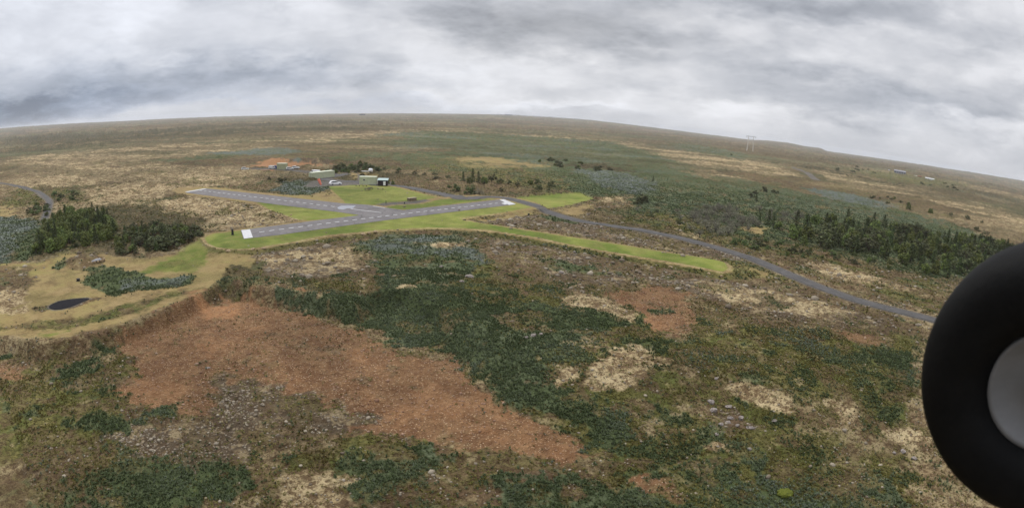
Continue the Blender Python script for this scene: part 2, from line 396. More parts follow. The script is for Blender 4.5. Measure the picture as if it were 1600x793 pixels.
 ('lupine', [(-100,527),(60,536),(90,548),(60,560),(-100,556)], .5, .5, .05),
 ('grass', [(140,555),(200,556),(215,585),(180,590)], .5, .6, .3),
 ('lupine', [(60,793),(170,740),(270,715),(370,725),(400,750),(370,800),(200,860),(60,900)], 1.0, .8, .5),
 ('moss', [(430,748),(500,735),(530,770),(545,810),(430,850)], .6, .6, .12),
 ('rubble', [(380,690),(440,685),(440,700),(390,710)], .5, .5, .1),
 ('brown', [(545,793),(640,745),(720,735),(730,793),(700,900),(520,900)], .8, .8, .2),
 ('lupine', [(720,800),(705,740),(790,722),(900,745),(990,765),(1060,800),(1000,950),(740,900)], .9, .8, .3),
 ('grass', [(1010,700),(1160,660),(1290,690),(1440,740),(1500,900),(1040,950)], .9, .8, .3),
 ('lupine', [(1030,740),(1150,712),(1260,745),(1380,750),(1460,800),(1460,950),(1040,950)], 1.0, .8, .45),
 ('red', [(985,740),(1040,755),(1050,775),(1000,765)], .5, .5, .3),
 # pale sand and bare patches, right of centre
 ('rubble', [(880,440),(960,430),(1010,450),(1000,480),(900,470)], .7, .8, .4),
 ('red', [(950,462),(1000,446),(1050,446),(1085,458),(1095,485),(1100,508),(1060,520),(1010,516),(985,490)], .6, .7, .12),
 ('moss', [(876,466),(905,458),(940,466),(965,476),(1000,492),(996,504),(960,494),(930,480),(890,478)], .5, .5, .06),
 ('lupine', [(1000,492),(1010,480),(1045,480),(1052,492),(1030,498)], .5, .5, .1),
 ('moss', [(905,592),(940,560),(985,535),(1020,545),(1046,562),(1020,580),(1000,598),(950,610),(915,606)], .7, .6, .12),
 ('moss', [(860,570),(900,565),(915,590),(880,600)], .6, .6, .3),
 ('grass', [(1000,575),(1040,565),(1045,585),(1010,590)], .5, .5, .3),
 ('moss', [(1142,600),(1180,597),(1222,618),(1240,640),(1220,648),(1180,634),(1150,620)], .5, .5, .08),
 ('moss', [(1280,625),(1320,632),(1350,655),(1320,655)], .6, .5, .25),
 ('moss', [(1370,665),(1420,668),(1456,688),(1440,702),(1400,695)], .5, .5, .15),
 ('rubble', [(1090,620),(1190,640),(1200,690),(1110,680)], .8, 1, .6),
 ('moss', [(608,462),(625,452),(645,450),(640,466),(620,472)], .5, .5, .2),
]

# polar sheet: fine in front of the camera, coarse behind; rows follow equal steps of view angle out to the skyline
az_f = np.arange(-1.02, 1.0201, .00165)
az_b = np.linspace(1.02, 2 * math.pi - 1.02, 90)[1:-1]
AZ = np.concatenate([az_f, az_b])
dep = np.concatenate([np.linspace(1.25, .80, 60)[:-1], np.arange(.80, .10, -.0013), np.arange(.10, .006, -.0007)])
RR = np.concatenate([CAM_H / np.tan(dep), np.geomspace(CAM_H / math.tan(.0058), 6500, 26), np.array([6800, 7400, 8200, 9500, 11500])])
NA, NR = len(AZ), len(RR)
gx = (RR[:, None] * np.sin(AZ)[None, :]).ravel(); gy = (RR[:, None] * np.cos(AZ)[None, :]).ravel()
gD = np.hypot(gx, gy)

w1 = np.empty((2, gx.size))
for k, sdn in ((0, 31), (1, 57)):
    w1[k] = 9 * (fbm(gx / 38, gy / 38, sdn, 3) - .5) * sstep(gD, 60, 260) + 3.2 * (fbm(gx / 6, gy / 6, sdn + 3, 3) - .5) + .8 * (vnoise(gx / .9, gy / .9, sdn + 5) - .5)
pn = fbm(gx / 5.5, gy / 5.5, 71, 5, .62)
pn2 = fbm(gx / 45, gy / 45, 81, 5, .6)
pk = sstep(gD, 120, 500); pfill = pn * (1 - pk) + pn2 * pk
pmid = fbm(gx / 1.4, gy / 1.4, 91, 3, .6)

Wt = np.zeros((gx.size, len(CLS)))
def over(i, cls, a):
    Wt[i] *= (1 - a)[:, None]; Wt[i, CI[cls]] += a

# default heath: broad natural mosaic of brown, moss, rough grass, scrub
fa = fbm(gx / 130, gy / 60, 101, 5, .6); fb = fbm(gx / 60, gy / 28, 111, 5, .6); fc = fbm(gx / 16, gy / 16, 121, 4, .6)
fd = fbm(gx / 420, gy / 190, 131, 5, .62)
allv = np.arange(gx.size)
over(allv, 'brown', np.ones(gx.size) * .9)
farw = sstep(gD, 350, 900)
over(allv, 'moss', sstep(fa, .50, .62) * .55 * (1 - farw) + farw * .6 * sstep(fd, .55, .62))
over(allv, 'scrub', sstep(fb, .55, .64) * .6 * (1 - farw) + farw * .7 * sstep(fbm(gx / 300, gy / 150, 141, 5, .62), .54, .64))
over(allv, 'grass', sstep(fc, .56, .66) * .5 * (1 - farw))
over(allv, 'lupine', sstep(fbm(gx / 350, gy / 200, 151, 5, .6), .58, .68) * .6 * farw)

for cls, pts, rag, feather, fill in PATCH:
    P_ = wp(pts); i = near_box(gx, gy, P_, 10)
    if not len(i): continue
    s = poly_sd(gx[i] + w1[0][i] * rag, gy[i] + w1[1][i] * rag, P_)
    if fill > 0: s = s + (pfill[i] - .47) * rag * (11 + 60 * pk[i]) * min(1, .35 + fill * 5) + (pmid[i] - .5) * 5 * rag
    a = 1 - sstep(s, -feather, feather * .4)
    if fill > 0:
        th = .30 + .22 * fill
        hole = sstep(pfill[i], th - .03, th + .05)
        a = a * (1 - fill * 1.0 * (1 - hole)) if fill < .4 else a * (.15 + .85 * hole)
    over(i, cls, a)

# fine mosaic inside every natural patch
q1 = fbm(gx / 1.1, gy / 1.1, 401, 4, .65); q2 = fbm(gx / 9, gy / 9, 411, 5, .62); q3 = fbm(gx / 2.6, gy / 2.6, 421, 4, .62); q4 = fbm(gx / 70, gy / 40, 431, 5, .65)
kn = 1 - sstep(gD, 160, 420)
def leak(src, dst, amt):
    w_ = Wt[:, CI[src]] * np.clip(amt, 0, 1); Wt[:, CI[src]] -= w_; Wt[:, CI[dst]] += w_
leak('lupine', 'grass', .6 * sstep(.5 * q3 + .5 * q2, .53, .62)); leak('lupine', 'brown', .6 * sstep(q3, .64, .72))
leak('red', 'brown', .35 * sstep(.5 * q1 + .5 * q2, .56, .66)); leak('red', 'orange', .4 * sstep(q2, .46, .36)); leak('red', 'brown', .15 * sstep(fbm(gx / 14, gy / 14, 491, 4, .6), .50, .62)); leak('red', 'rubble', .5 * sstep(q3, .66, .74))
leak('moss', 'brown', .7 * sstep(.5 * q3 + .5 * q2, .56, .64)); leak('moss', 'brown', (1 - kn) * .4 * sstep(q4, .52, .58)); leak('moss', 'scrub', (1 - kn) * .6 * sstep(fbm(gx / 60, gy / 22, 451, 5, .6), .53, .60)); leak('moss', 'grass', .6 * sstep(q2, .58, .66))
leak('brown', 'moss', (.2 + .25 * kn) * sstep(.6 * q3 + .4 * q2, .56, .64)); leak('brown', 'grass', .7 * sstep(.4 * q3 + .6 * q2, .42, .34)); leak('brown', 'rubble', .5 * sstep(q1, .60, .68))
leak('grass', 'brown', .8 * sstep(q3, .52, .60)); leak('grass', 'lupine', .7 * sstep(.5 * q3 + .5 * q2, .44, .36)); leak('grass', 'moss', .4 * sstep(q1, .64, .72))
leak('rubble', 'brown', .6 * sstep(.5 * q3 + .5 * q2, .50, .58)); leak('rubble', 'moss', .5 * sstep(q3, .42, .36)); leak('rubble', 'grass', .5 * sstep(q2, .58, .64))
leak('lupine', 'scrub', (1 - kn) * .35 * sstep(q4, .54, .62)); leak('lupine', 'bloom', (1 - kn) * .5 * sstep(q4, .46, .38)); leak('lupine', 'grass', (1 - kn) * .35 * sstep(fbm(gx / 30, gy / 18, 441, 4, .6), .50, .60))
leak('lawn', 'grass', .15 + .35 * sstep(q2, .45, .6)); leak('lawn', 'straw', .3 * sstep(q3, .5, .6)); leak('scrub', 'brown', .6 * sstep(q3, .50, .60)); leak('bloom', 'lupine', .7 * sstep(q3, .50, .60)); leak('straw', 'brown', .35 * sstep(.5 * q3 + .5 * q2, .56, .64)); leak('straw', 'grass', .3 * sstep(q2, .42, .34))

POST = [([(876,466),(905,456),(940,464),(965,476),(1002,492),(998,505),(960,496),(930,482),(890,479)], .0), ([(915,590),(940,560),(985,535),(1020,543),(1046,562),(1020,580),(1000,598),(950,610),(918,606)], .25),
 ([(1140,600),(1180,596),(1224,617),(1242,640),(1222,649),(1180,635),(1150,620)], .1), ([(1278,625),(1320,632),(1350,655),(1320,657)], .3), ([(1365,663),(1420,668),(1458,688),(1440,703),(1400,696)], .2),
 ([(430,748),(500,733),(532,770),(545,810),(430,830)], .3), ([(606,463),(625,451),(647,449),(642,467),(620,473)], .3), ([(862,572),(900,566),(912,588),(880,600)], .4), ([(1095,700),(1130,690),(1140,705),(1110,712)], .6)]
for pts, hole in POST:
    P_ = wp(pts); i = near_box(gx, gy, P_, 4); sdp = poly_sd(gx[i] + .45 * w1[0][i], gy[i] + .45 * w1[1][i], P_) + (pmid[i] - .5) * 2.2
    over(i, 'moss', (1 - sstep(sdp, -.5, .35)) * (1 - (.35 + hole) * sstep(q1[i], .54, .62)))
# long low lava ridges: dark and pale bands far out
r1_ = fbm(gx / 170, gy / 42, 461, 5, .64); r2_ = fbm(gx / 300, gy / 85, 471, 5, .64); fk = sstep(gD, 260, 520)
for src in ('brown', 'moss', 'grass', 'lupine'):
    leak(src, 'scrub', fk * .5 * sstep(r1_, .53, .58))
leak('brown', 'moss', fk * .3 * sstep(r2_, .46, .41)); leak('brown', 'lupine', fk * .6 * sstep(fbm(gx / 240, gy / 90, 481, 5, .62), .55, .61))

# field of short grass around the runways, with its straw rim
i = near_box(gx, gy, airfield_w, 20)
s = poly_sd(gx[i] + .25 * w1[0][i], gy[i] + .25 * w1[1][i], airfield_w)
over(i, 'straw', (1 - sstep(s, .5, 1.1)))
LAWNS = [
 [(321,371),(326,380),(339,386),(365,388.5),(400,386.5),(450,378.5),(510,366.5),(560,362.5),(600,358.5),(700,355.5),(760,358.5),(840,370.5),(900,383.5),(1000,400.5),(1060,410.5),(1100,418.5),(1129,424.5),(1139,420.5),(1135,413),(1120,407),(1050,396),(960,381),(880,369),(800,356.5),(735,346),(722,342),(830,323.5),(815,318),(800,317),(380,360),(335,365)],
 [(402,316),(440,317),(540,332),(570,337),(480,344),(430,330)],
 [(512,292),(560,289),(606,290),(645,299),(682,308),(655,313),(604,316),(590,320),(560,321),(542,318),(530,306)],
 [(604,323.5),(620,320.5),(660,318.5),(690,311),(755,310),(775,311),(700,319.2),(640,327.5),(612,326)],
 [(806,309),(870,303),(905,301),(926,311),(880,322),(856,325)]]
for k, L in enumerate(LAWNS):
    Lw = wp(L); i = near_box(gx, gy, Lw, 5)
    s = poly_sd(gx[i] + .12 * w1[0][i], gy[i] + .12 * w1[1][i], Lw)
    over(i, 'lawn', (1 - sstep(s, -.1, .5)) * (.96 if k != 2 else .9))
# grass tufted bank below the lawn's edge
LOW_EDGE = wp([(760,361),(840,373),(900,386),(1000,403),(1060,413),(1100,421),(1128,427)])
i = near_box(gx, gy, LOW_EDGE, 6)
s = poly_sd(gx[i], gy[i], airfield_w); s2 = line_d(gx[i] + .5 * w1[0][i], gy[i] + .5 * w1[1][i], LOW_EDGE)
over(i, 'grass', np.where(s > .7, (1 - sstep(s2, 1.6, 3.2)) * .9, 0))

leak('lawn', 'grass', .25 * sstep(q2, .50, .62)); leak('lawn', 'straw', .25 * sstep(.5 * q2 + .5 * q3, .50, .40))
RIM = wp([(326,364),(316,371),(320,380),(335,387),(365,390),(400,388),(450,380),(510,368),(560,363.5),(600,359.5),(650,356.5),(700,356),(760,359.5),(840,371.5),(900,384.5),(1000,401.5),(1060,411.5),(1100,419.5),(1130,425.5),(1141,421),(1137,412),(1120,405.5),(1050,394.5),(960,379.5),(880,367.5),(800,355),(730,344.6),(722,341),(780,333)])
i = near_box(gx, gy, RIM, 2); d = line_d(gx[i] + .12 * w1[0][i], gy[i] + .12 * w1[1][i], RIM)
over(i, 'straw', .5 * (1 - sstep(d, .25, .6))); over(i, 'moss', .5 * (1 - sstep(d, .25, .6)))
BANK = wp([(318,374),(335,391),(400,393),(450,385),(510,373),(560,368)])
i = near_box(gx, gy, BANK, 3); d = line_d(gx[i], gy[i], BANK); over(i, 'grass', .75 * (1 - sstep(d, .6, 1.6)) * (poly_sd(gx[i], gy[i], airfield_w) > .3))
roadmask = np.zeros(gx.size)
for pts, hw in ROADS:
    Pw = wp(pts); i = near_box(gx, gy, Pw, 8)
    d = line_d(gx[i] + .15 * w1[0][i], gy[i] + .15 * w1[1][i], Pw)
    over(i, 'gravel', 1 - sstep(d, hw + .2, hw + 1.1)); roadmask[i] = np.maximum(roadmask[i], 1 - sstep(d, hw + .5, hw + 2.5))
for pts in ([(588,319.5),(604,316.5),(640,314.5),(665,311.5),(673,313.5),(650,318),(612,320),(600,322)], [(470,292),(490,282),(560,284),(560,289),(510,292)], [(560,270),(540,266),(620,286),(600,290),(560,288)]):
    Pw = wp(pts); i = near_box(gx, gy, Pw, 4); s = poly_sd(gx[i] + .3 * w1[0][i], gy[i] + .3 * w1[1][i], Pw)
    over(i, 'gravel', 1 - sstep(s, -.6, .6)); roadmask[i] = np.maximum(roadmask[i], 1 - sstep(s, 0, 1))

PUD = wp([(77,477),(92,470),(112,467),(135,465),(142,467),(128,472),(115,478),(98,483),(84,484),(76,481)])
i = near_box(gx, gy, PUD, 3); over(i, 'gravel', 1 - sstep(poly_sd(gx[i], gy[i], PUD), -.1, .6)); roadmask[i] = np.maximum(roadmask[i], 1 - sstep(poly_sd(gx[i], gy[i], PUD), 0, .8))
gz = smooth_H(gx, gy)
flat = np.clip(Wt[:, CI['lawn']] + .8 * Wt[:, CI['straw']] + roadmask, 0, 1)
g = lambda c: Wt[:, CI[c]]
asd = np.full(gx.size, 99.); i = near_box(gx, gy, airfield_w, 5); asd[i] = poly_sd(gx[i], gy[i], airfield_w)
rough = .28 * g('brown') + .24 * g('grass') + .34 * g('rubble') + .26 * g('moss') + .20 * g('red') + .06 * g('orange') + .30 * g('lupine') + .3 * g('bloom') + .45 * g('scrub')
rough = rough * (1 - .95 * flat) * sstep(asd, -.6, .8) * (1 + 1.5 * sstep(gD, 90, 260)) * (1 + 2.5 * sstep(gD, 400, 1500))
hum = fbm(gx / 2.6, gy / 2.6, 201, 4, .66) - .5
rid = 1 - np.abs(2 * fbm(gx / 7.5, gy / 7.5, 211, 3, .5) - 1) * 3
big_h = fbm(gx / 22, gy / 22, 221, 3, .5) - .5
gz = gz + rough * (3.2 * hum + .35 * np.clip(rid, 0, 1)) + rough * 2.5 * big_h * sstep(gD, 100, 300)
_hc = [(at(px_, 256), h_, r_) for px_, h_, r_ in ((395, .7, 9), (424, 2.0, 10), (455, .8, 10), (480, 1.2, 12), (505, .8, 12), (525, .5, 9))]
for (cx_, cy_), h_, r_ in _hc:
    gz = gz + h_ * np.exp(-(((gx - cx_) / r_) ** 2 + ((gy - cy_ - 8) / 6) ** 2)) * (.7 + .6 * vnoise(gx / 3, gy / 3, 77))
gz = gz + .05 * (g('red') + g('orange')) * (vnoise(gx / .5, gy / .5, 231) - .5) * 2

# short drop (about a metre) where the heath shelf overhangs the red pit is part of smooth_H; darker peat shows on it
def ground_surface_z(x, y):
    """height of the sheet itself, bumps included (bilinear lookup in the polar grid)"""
    x = np.atleast_1d(np.asarray(x, float)); y = np.atleast_1d(np.asarray(y, float))
    a = np.arctan2(x, y); r = np.hypot(x, y)
    fa_ = np.clip((a - az_f[0]) / .00165, 0, len(az_f) - 1.001); ia = fa_.astype(int); fa_ = fa_ - ia
    ir = np.clip(np.searchsorted(RR, r) - 1, 0, NR - 2); fr = np.clip((r - RR[ir]) / (RR[ir + 1] - RR[ir]), 0, 1)
    G = gz.reshape(NR, NA)
    return (G[ir, ia] * (1 - fa_) + G[ir, ia + 1] * fa_) * (1 - fr) + (G[ir + 1, ia] * (1 - fa_) + G[ir + 1, ia + 1] * fa_) * fr

def cls_at(x, y):
    a = np.arctan2(x, y); r = np.hypot(x, y)
    ia = np.clip(np.round((a - az_f[0]) / .00165).astype(int), 0, len(az_f) - 1); ir = np.clip(np.searchsorted(RR, r), 0, NR - 1)
    return Wt[ir * NA + ia]

def np_mesh(name, V, F, mats=(), smooth=False, attrs=None):
    """V (n,3), F (m,3|4) arrays -> mesh"""
    me = bpy.data.meshes.new(name); k = F.shape[1]
    me.vertices.add(len(V)); me.vertices.foreach_set('co', np.ascontiguousarray(V, np.float32).ravel())
    me.loops.add(F.size); me.loops.foreach_set('vertex_index', np.ascontiguousarray(F, np.int32).ravel())
    me.polygons.add(len(F)); me.polygons.foreach_set('loop_start', np.arange(0, F.size, k, dtype=np.int32))
    me.polygons.foreach_set('loop_total', np.full(len(F), k, np.int32))
    if smooth: me.polygons.foreach_set('use_smooth', np.ones(len(F), bool))
    me.update(calc_edges=True)
    for an, A in (attrs or {}).items():
        at_ = me.attributes.new(an, 'FLOAT_COLOR', 'POINT'); at_.data.foreach_set('color', np.ascontiguousarray(A, np.float32).ravel())
    for m_ in mats: me.materials.append(m_)
    return me

def link(name, me, parent=None, loc=None, rotz=None):
    o = bpy.data.objects.new(name, me); COL.objects.link(o)
    if parent is not None: o.parent = parent
    if loc is not None: o.location = loc
    if rotz is not None: o.rotation_euler = (0, 0, rotz)
    return o

def tag(o, label=None, cat=None, group=None, kind=None):
    for k, v in (('label', label), ('category', cat), ('group', group), ('kind', kind)):
        if v: o[k] = v
    return o

def material(name, rough=.8, spec=.3):
    m = bpy.data.materials.new(name); m.use_nodes = True
    t = m.node_tree; b = t.nodes['Principled BSDF']; b.inputs['Roughness'].default_value = rough
    b.inputs['Specular IOR Level'].default_value = spec
    return m, NT(t), b

def ground_material():
    m, N, b = material('ground_cover', .95, .12)
    pos = N.n('ShaderNodeNewGeometry').outputs['Position']
    def attr(nm):
        a = N.n('ShaderNodeAttribute', attribute_name=nm); s_ = N.n('ShaderNodeSeparateColor'); N.t.links.new(a.outputs['Color'], s_.inputs[0])
        return [s_.outputs[0], s_.outputs[1], s_.outputs[2], a.outputs['Alpha']]
    ws = attr('w0') + attr('w1') + attr('w2')
    n0 = N.noise(pos, 5.5, 5, .65); n1 = N.noise(pos, 1.5, 6, .62, .6); n2 = N.noise(pos, .32, 5, .6, .4); n3 = N.noise(pos, .045, 6, .62, .5); n4 = N.noise(pos, .006, 6, .62, .3)
    vo = N.n('ShaderNodeTexVoronoi', feature='F1'); N.set(vo.inputs['Vector'], N.v('MULTIPLY_ADD', N.noise(pos, 1.2, 3, out=1), (.9, .9, .3), pos)); N.set(vo.inputs['Scale'], 1.9)
    vc = N.n('ShaderNodeSeparateColor'); N.t.links.new(vo.outputs['Color'], vc.inputs[0])
    cell = N.ramp(vo.outputs['Distance'], .15, .48); cr = vc.outputs[0]
    vs = N.n('ShaderNodeTexVoronoi', feature='F1'); N.set(vs.inputs['Vector'], pos); N.set(vs.inputs['Scale'], 4.2); N.set(vs.inputs['Randomness'], 1.0)
    vsc = N.n('ShaderNodeSeparateColor'); N.t.links.new(vs.outputs['Color'], vsc.inputs[0])
    stone = N.m('MULTIPLY', N.ramp(vs.outputs['Distance'], .34, .22), N.ramp(vsc.outputs[1], .55, .62))
    d1 = N.m('ADD', N.m('MULTIPLY', n1, .6), N.m('MULTIPLY', n0, .4))
    t1 = N.ramp(d1, .38, .62); t2 = N.ramp(n2, .36, .64); t0 = N.ramp(n0, .35, .65); t3 = N.ramp(n3, .38, .62); t4 = N.ramp(n4, .40, .60)
    mixt = N.ramp(N.m('ADD', N.m('MULTIPLY', n1, .5), N.m('MULTIPLY', n2, .5)), .42, .58)
    C = {}
    C['red'] = N.mix(stone, N.mix(N.m('MULTIPLY', cell, .5), N.mix(mixt, (.165, .088, .046), (.285, .172, .094)), (.100, .055, .032)), (.40, .30, .21))
    C['orange'] = N.mix(t1, (.24, .122, .060), (.34, .198, .110))
    C['lupine'] = N.mix(t1, (.056, .072, .034), N.mix(t3, (.082, .112, .046), (.112, .135, .088)))
    C['bloom'] = N.mix(t1, (.075, .092, .072), N.mix(t2, (.125, .150, .140), (.150, .165, .185)))
    C['grass'] = N.mix(t1, (.058, .056, .020), N.mix(t2, (.105, .122, .036), (.160, .142, .052)))
    C['moss'] = N.mix(N.ramp(N.m('ADD', d1, N.m('MULTIPLY', n2, .35)), .60, .74), (.125, .086, .050), N.mix(t2, (.33, .262, .155), (.44, .365, .235)))
    C['lawn'] = N.mix(t2, N.mix(t3, (.080, .125, .018), (.135, .162, .034)), N.mix(t3, (.105, .150, .024), (.170, .190, .050)))
    C['straw'] = N.mix(t2, N.mix(t1, (.170, .128, .060), (.230, .172, .084)), N.mix(t3, (.28, .212, .112), (.190, .168, .064)))
    C['rubble'] = N.mix(N.m('MULTIPLY', cell, .8), N.mix(cr, N.mix(t2, (.120, .084, .056), (.175, .128, .086)), (.32, .27, .20)), (.052, .036, .024))
    C['gravel'] = N.mix(t1, (.085, .080, .078), (.145, .135, .128))
    C['scrub'] = N.mix(t1, (.038, .038, .018), N.mix(t2, (.070, .066, .030), (.098, .078, .042)))
    C['brown'] = N.mix(t1, (.062, .040, .023), N.mix(t2, N.mix(t3, (.112, .080, .048), (.150, .100, .064)), N.mix(t3, (.178, .140, .076), (.125, .118, .046))))
    acc = N.v('SCALE', C[CLS[0]], ws[0])
    for k in range(1, 12): acc = N.v('ADD', acc, N.v('SCALE', C[CLS[k]], ws[k]))
    # wide tonal drift so no class is flat
    drift = N.m('ADD', .80, N.m('ADD', N.m('MULTIPLY', t3, .22), N.m('MULTIPLY', t4, .18)))
    acc = N.v('SCALE', acc, drift)
    acc = N.v('MULTIPLY', acc, (1.15, 1.10, .97))
    N.t.links.new(acc, b.inputs['Base Color'])
    hgt = N.m('ADD', N.m('MULTIPLY', d1, 1.0), N.m('MULTIPLY', cell, -.35))
    soft = N.m('SUBTRACT', 1.0, N.m('MULTIPLY', N.m('ADD', ws[CI['lawn']], N.m('MULTIPLY', ws[CI['straw']], .6)), .9))
    bp = N.n('ShaderNodeBump'); N.set(bp.inputs['Height'], N.m('MULTIPLY', hgt, soft)); N.set(bp.inputs['Distance'], .6); N.set(bp.inputs['Strength'], .9)
    N.t.links.new(bp.outputs[0], b.inputs['Normal'])
    return m

idx = np.arange(NR * NA).reshape(NR, NA)
A_ = idx[:-1]; B_ = idx[1:]
F = np.stack([A_, np.roll(A_, -1, 1), np.roll(B_, -1, 1), B_], -1).reshape(-1, 4)
V = np.stack([gx, gy, gz], 1)
V = np.vstack([V, [[0, 0, float(gz[:NA].mean())]]])
WtC = np.vstack([Wt, Wt[:1]]); WtC[:, CI['brown']] += np.clip(1 - WtC.sum(1), 0, 1)
cen = len(V) - 1
Fc = np.stack([np.full(NA, cen), idx[0], np.roll(idx[0], -1), np.roll(idx[0], -1)], 1)
me = bpy.data.meshes.new('ground')
nq, nt = len(F), NA
F3 = np.stack([np.full(NA, cen), np.roll(idx[0], -1), idx[0]], 1)
F = F[:, ::-1]
me.vertices.add(len(V)); me.vertices.foreach_set('co', V.astype(np.float32).ravel())
lv = np.concatenate([F.ravel(), F3[:, ::-1].ravel()]).astype(np.int32)
me.loops.add(len(lv)); me.loops.foreach_set('vertex_index', lv)
me.polygons.add(nq + nt)
me.polygons.foreach_set('loop_start', np.concatenate([np.arange(nq) * 4, nq * 4 + np.arange(nt) * 3]).astype(np.int32))
me.polygons.foreach_set('loop_total', np.concatenate([np.full(nq, 4), np.full(nt, 3)]).astype(np.int32))
me.polygons.foreach_set('use_smooth', np.ones(nq + nt, bool))
me.update(calc_edges=True)
for k in range(3):
    a_ = me.attributes.new('w%d' % k, 'FLOAT_COLOR', 'POINT'); a_.data.foreach_set('color', np.ascontiguousarray(WtC[:, 4 * k:4 * k + 4], np.float32).ravel())
me.materials.append(ground_material())
ground = link('ground', me); tag(ground, 'uneven moor of moss, red soil and lupine around the model airfield', kind='structure')

# ------------------------------------------------------------------ plain materials
def simple_mat(name, col, rough=.7, spec=.3, vary=.25, scale=3.0, col2=None, metal=0.0, bump=0.0):
    m, N, b = material(name, rough, spec)
    oc = N.n('ShaderNodeTexCoord').outputs['Object']
    c2 = col2 or tuple(c * (1 - vary) for c in col)
    f = N.ramp(N.noise(oc, scale, 6, .62, .5), .35, .65)
    N.t.links.new(N.mix(f, c2, col), b.inputs['Base Color'])
    b.inputs['Metallic'].default_value = metal
    if bump:
        bp = N.n('ShaderNodeBump'); N.set(bp.inputs['Height'], N.noise(oc, scale * 4, 5, .6)); N.set(bp.inputs['Distance'], bump)
        N.t.links.new(bp.outputs[0], b.inputs['Normal'])
    return m

def asphalt_mat(name, lo, hi, streak=0.0):
    m, N, b = material(name, .9, .25)
    pos = N.n('ShaderNodeNewGeometry').outputs['Position']
    f = N.ramp(N.noise(pos, 12, 4, .7), .3, .7); h = N.ramp(N.noise(pos, .35, 6, .65, 1.0), .38, .62)
    c = N.mix(f, lo, hi); c = N.mix(N.m('MULTIPLY', h, .35), c, tuple(q * 1.5 for q in hi))
    vv = N.n('ShaderNodeTexVoronoi', feature='DISTANCE_TO_EDGE'); N.set(vv.inputs['Vector'], N.v('MULTIPLY_ADD', N.noise(pos, .5, 4, out=1), (3., 3., 1.), pos)); N.set(vv.inputs['Scale'], .16)
    crack = N.ramp(vv.outputs['Distance'], .014, .004); st = N.ramp(N.noise(pos, .12, 5, .6, 1.5), .54, .66)
    c = N.mix(N.m('MULTIPLY', crack, .6), c, (.04, .038, .035)); c = N.mix(N.m('MULTIPLY', st, .35), c, tuple(q * .55 for q in lo))
    N.t.links.new(c, b.inputs['Base Color'])
    return m

M = {}
M['asphalt'] = asphalt_mat('worn_asphalt', (.105, .097, .096), (.155, .143, .140))
M['road'] = asphalt_mat('road_gravel', (.052, .049, .047), (.092, .086, .082))
M['paint'] = simple_mat('worn_white_paint', (.52, .52, .52), .7, vary=.18, scale=1.5)
M['greypaint'] = simple_mat('faded_grey_paint', (.27, .28, .31), .7, vary=.2, scale=1.0)
M['bark'] = simple_mat('bark', (.10, .075, .055), .9)
M['twig'] = simple_mat('grey_twigs', (.17, .15, .12), .9)
M['greencont'] = simple_mat('pale_green_sheet_steel', (.46, .49, .33), .55, vary=.12, scale=.8)
M['greenroof'] = simple_mat('pale_green_roof', (.60, .63, .47), .55, vary=.12, scale=.8)
M['khaki'] = simple_mat('khaki_sheet_steel', (.36, .37, .22), .6, vary=.15, scale=.8)
M['darkwood'] = simple_mat('dark_stained_boards', (.030, .022, .024), .8)
M['mint'] = simple_mat('pale_mint_roof', (.36, .46, .44), .5, vary=.12)
M['white'] = simple_mat('white_lacquer', (.80, .80, .80), .35, .5, vary=.06)
M['offwhite'] = simple_mat('off_white_wall', (.62, .62, .60), .6, vary=.1)
M['glass'] = simple_mat('dark_window_glass', (.03, .035, .04), .15, .6)
M['rubber'] = simple_mat('black_rubber', (.02, .02, .02), .8)
M['steel'] = simple_mat('galvanised_steel', (.35, .36, .37), .45, .5, metal=.5)
M['orangecloth'] = simple_mat('orange_red_cloth', (.85, .24, .16), .8, vary=.15)
M['timber'] = simple_mat('weathered_timber', (.20, .155, .10), .85)
M['darktimber'] = simple_mat('dark_weathered_timber', (.065, .048, .035), .85)
M['paletimber'] = simple_mat('pale_timber', (.34, .29, .19), .85)
M['black'] = simple_mat('matt_black', (.015, .015, .016), .7)
M['red'] = simple_mat('red_lens', (.4, .02, .02), .3)
M['blue'] = simple_mat('blue_lacquer', (.03, .06, .25), .4)
M['greyhall'] = simple_mat('grey_cladding', (.30, .30, .33), .7, vary=.1, scale=.1)
M['redroof'] = simple_mat('rust_red_roof', (.28, .09, .05), .7, vary=.2, scale=.1)
M['pylonwood'] = simple_mat('bleached_pole_timber', (.68, .64, .58), .85)
M['concrete'] = simple_mat('old_concrete', (.24, .24, .25), .9)
M['rock'] = simple_mat('lichen_spotted_basalt', (.34, .30, .27), .95, .15, scale=2.5, col2=(.15, .12, .10), bump=.05)
M['yellowmoss'] = simple_mat('bright_moss', (.15, .16, .028), .95, .1, scale=6, col2=(.10, .12, .02), bump=.08)
M['tan_rock'] = simple_mat('tan_rock', (.42, .32, .20), .95, .15, scale=2.5, col2=(.24, .17, .10), bump=.04)

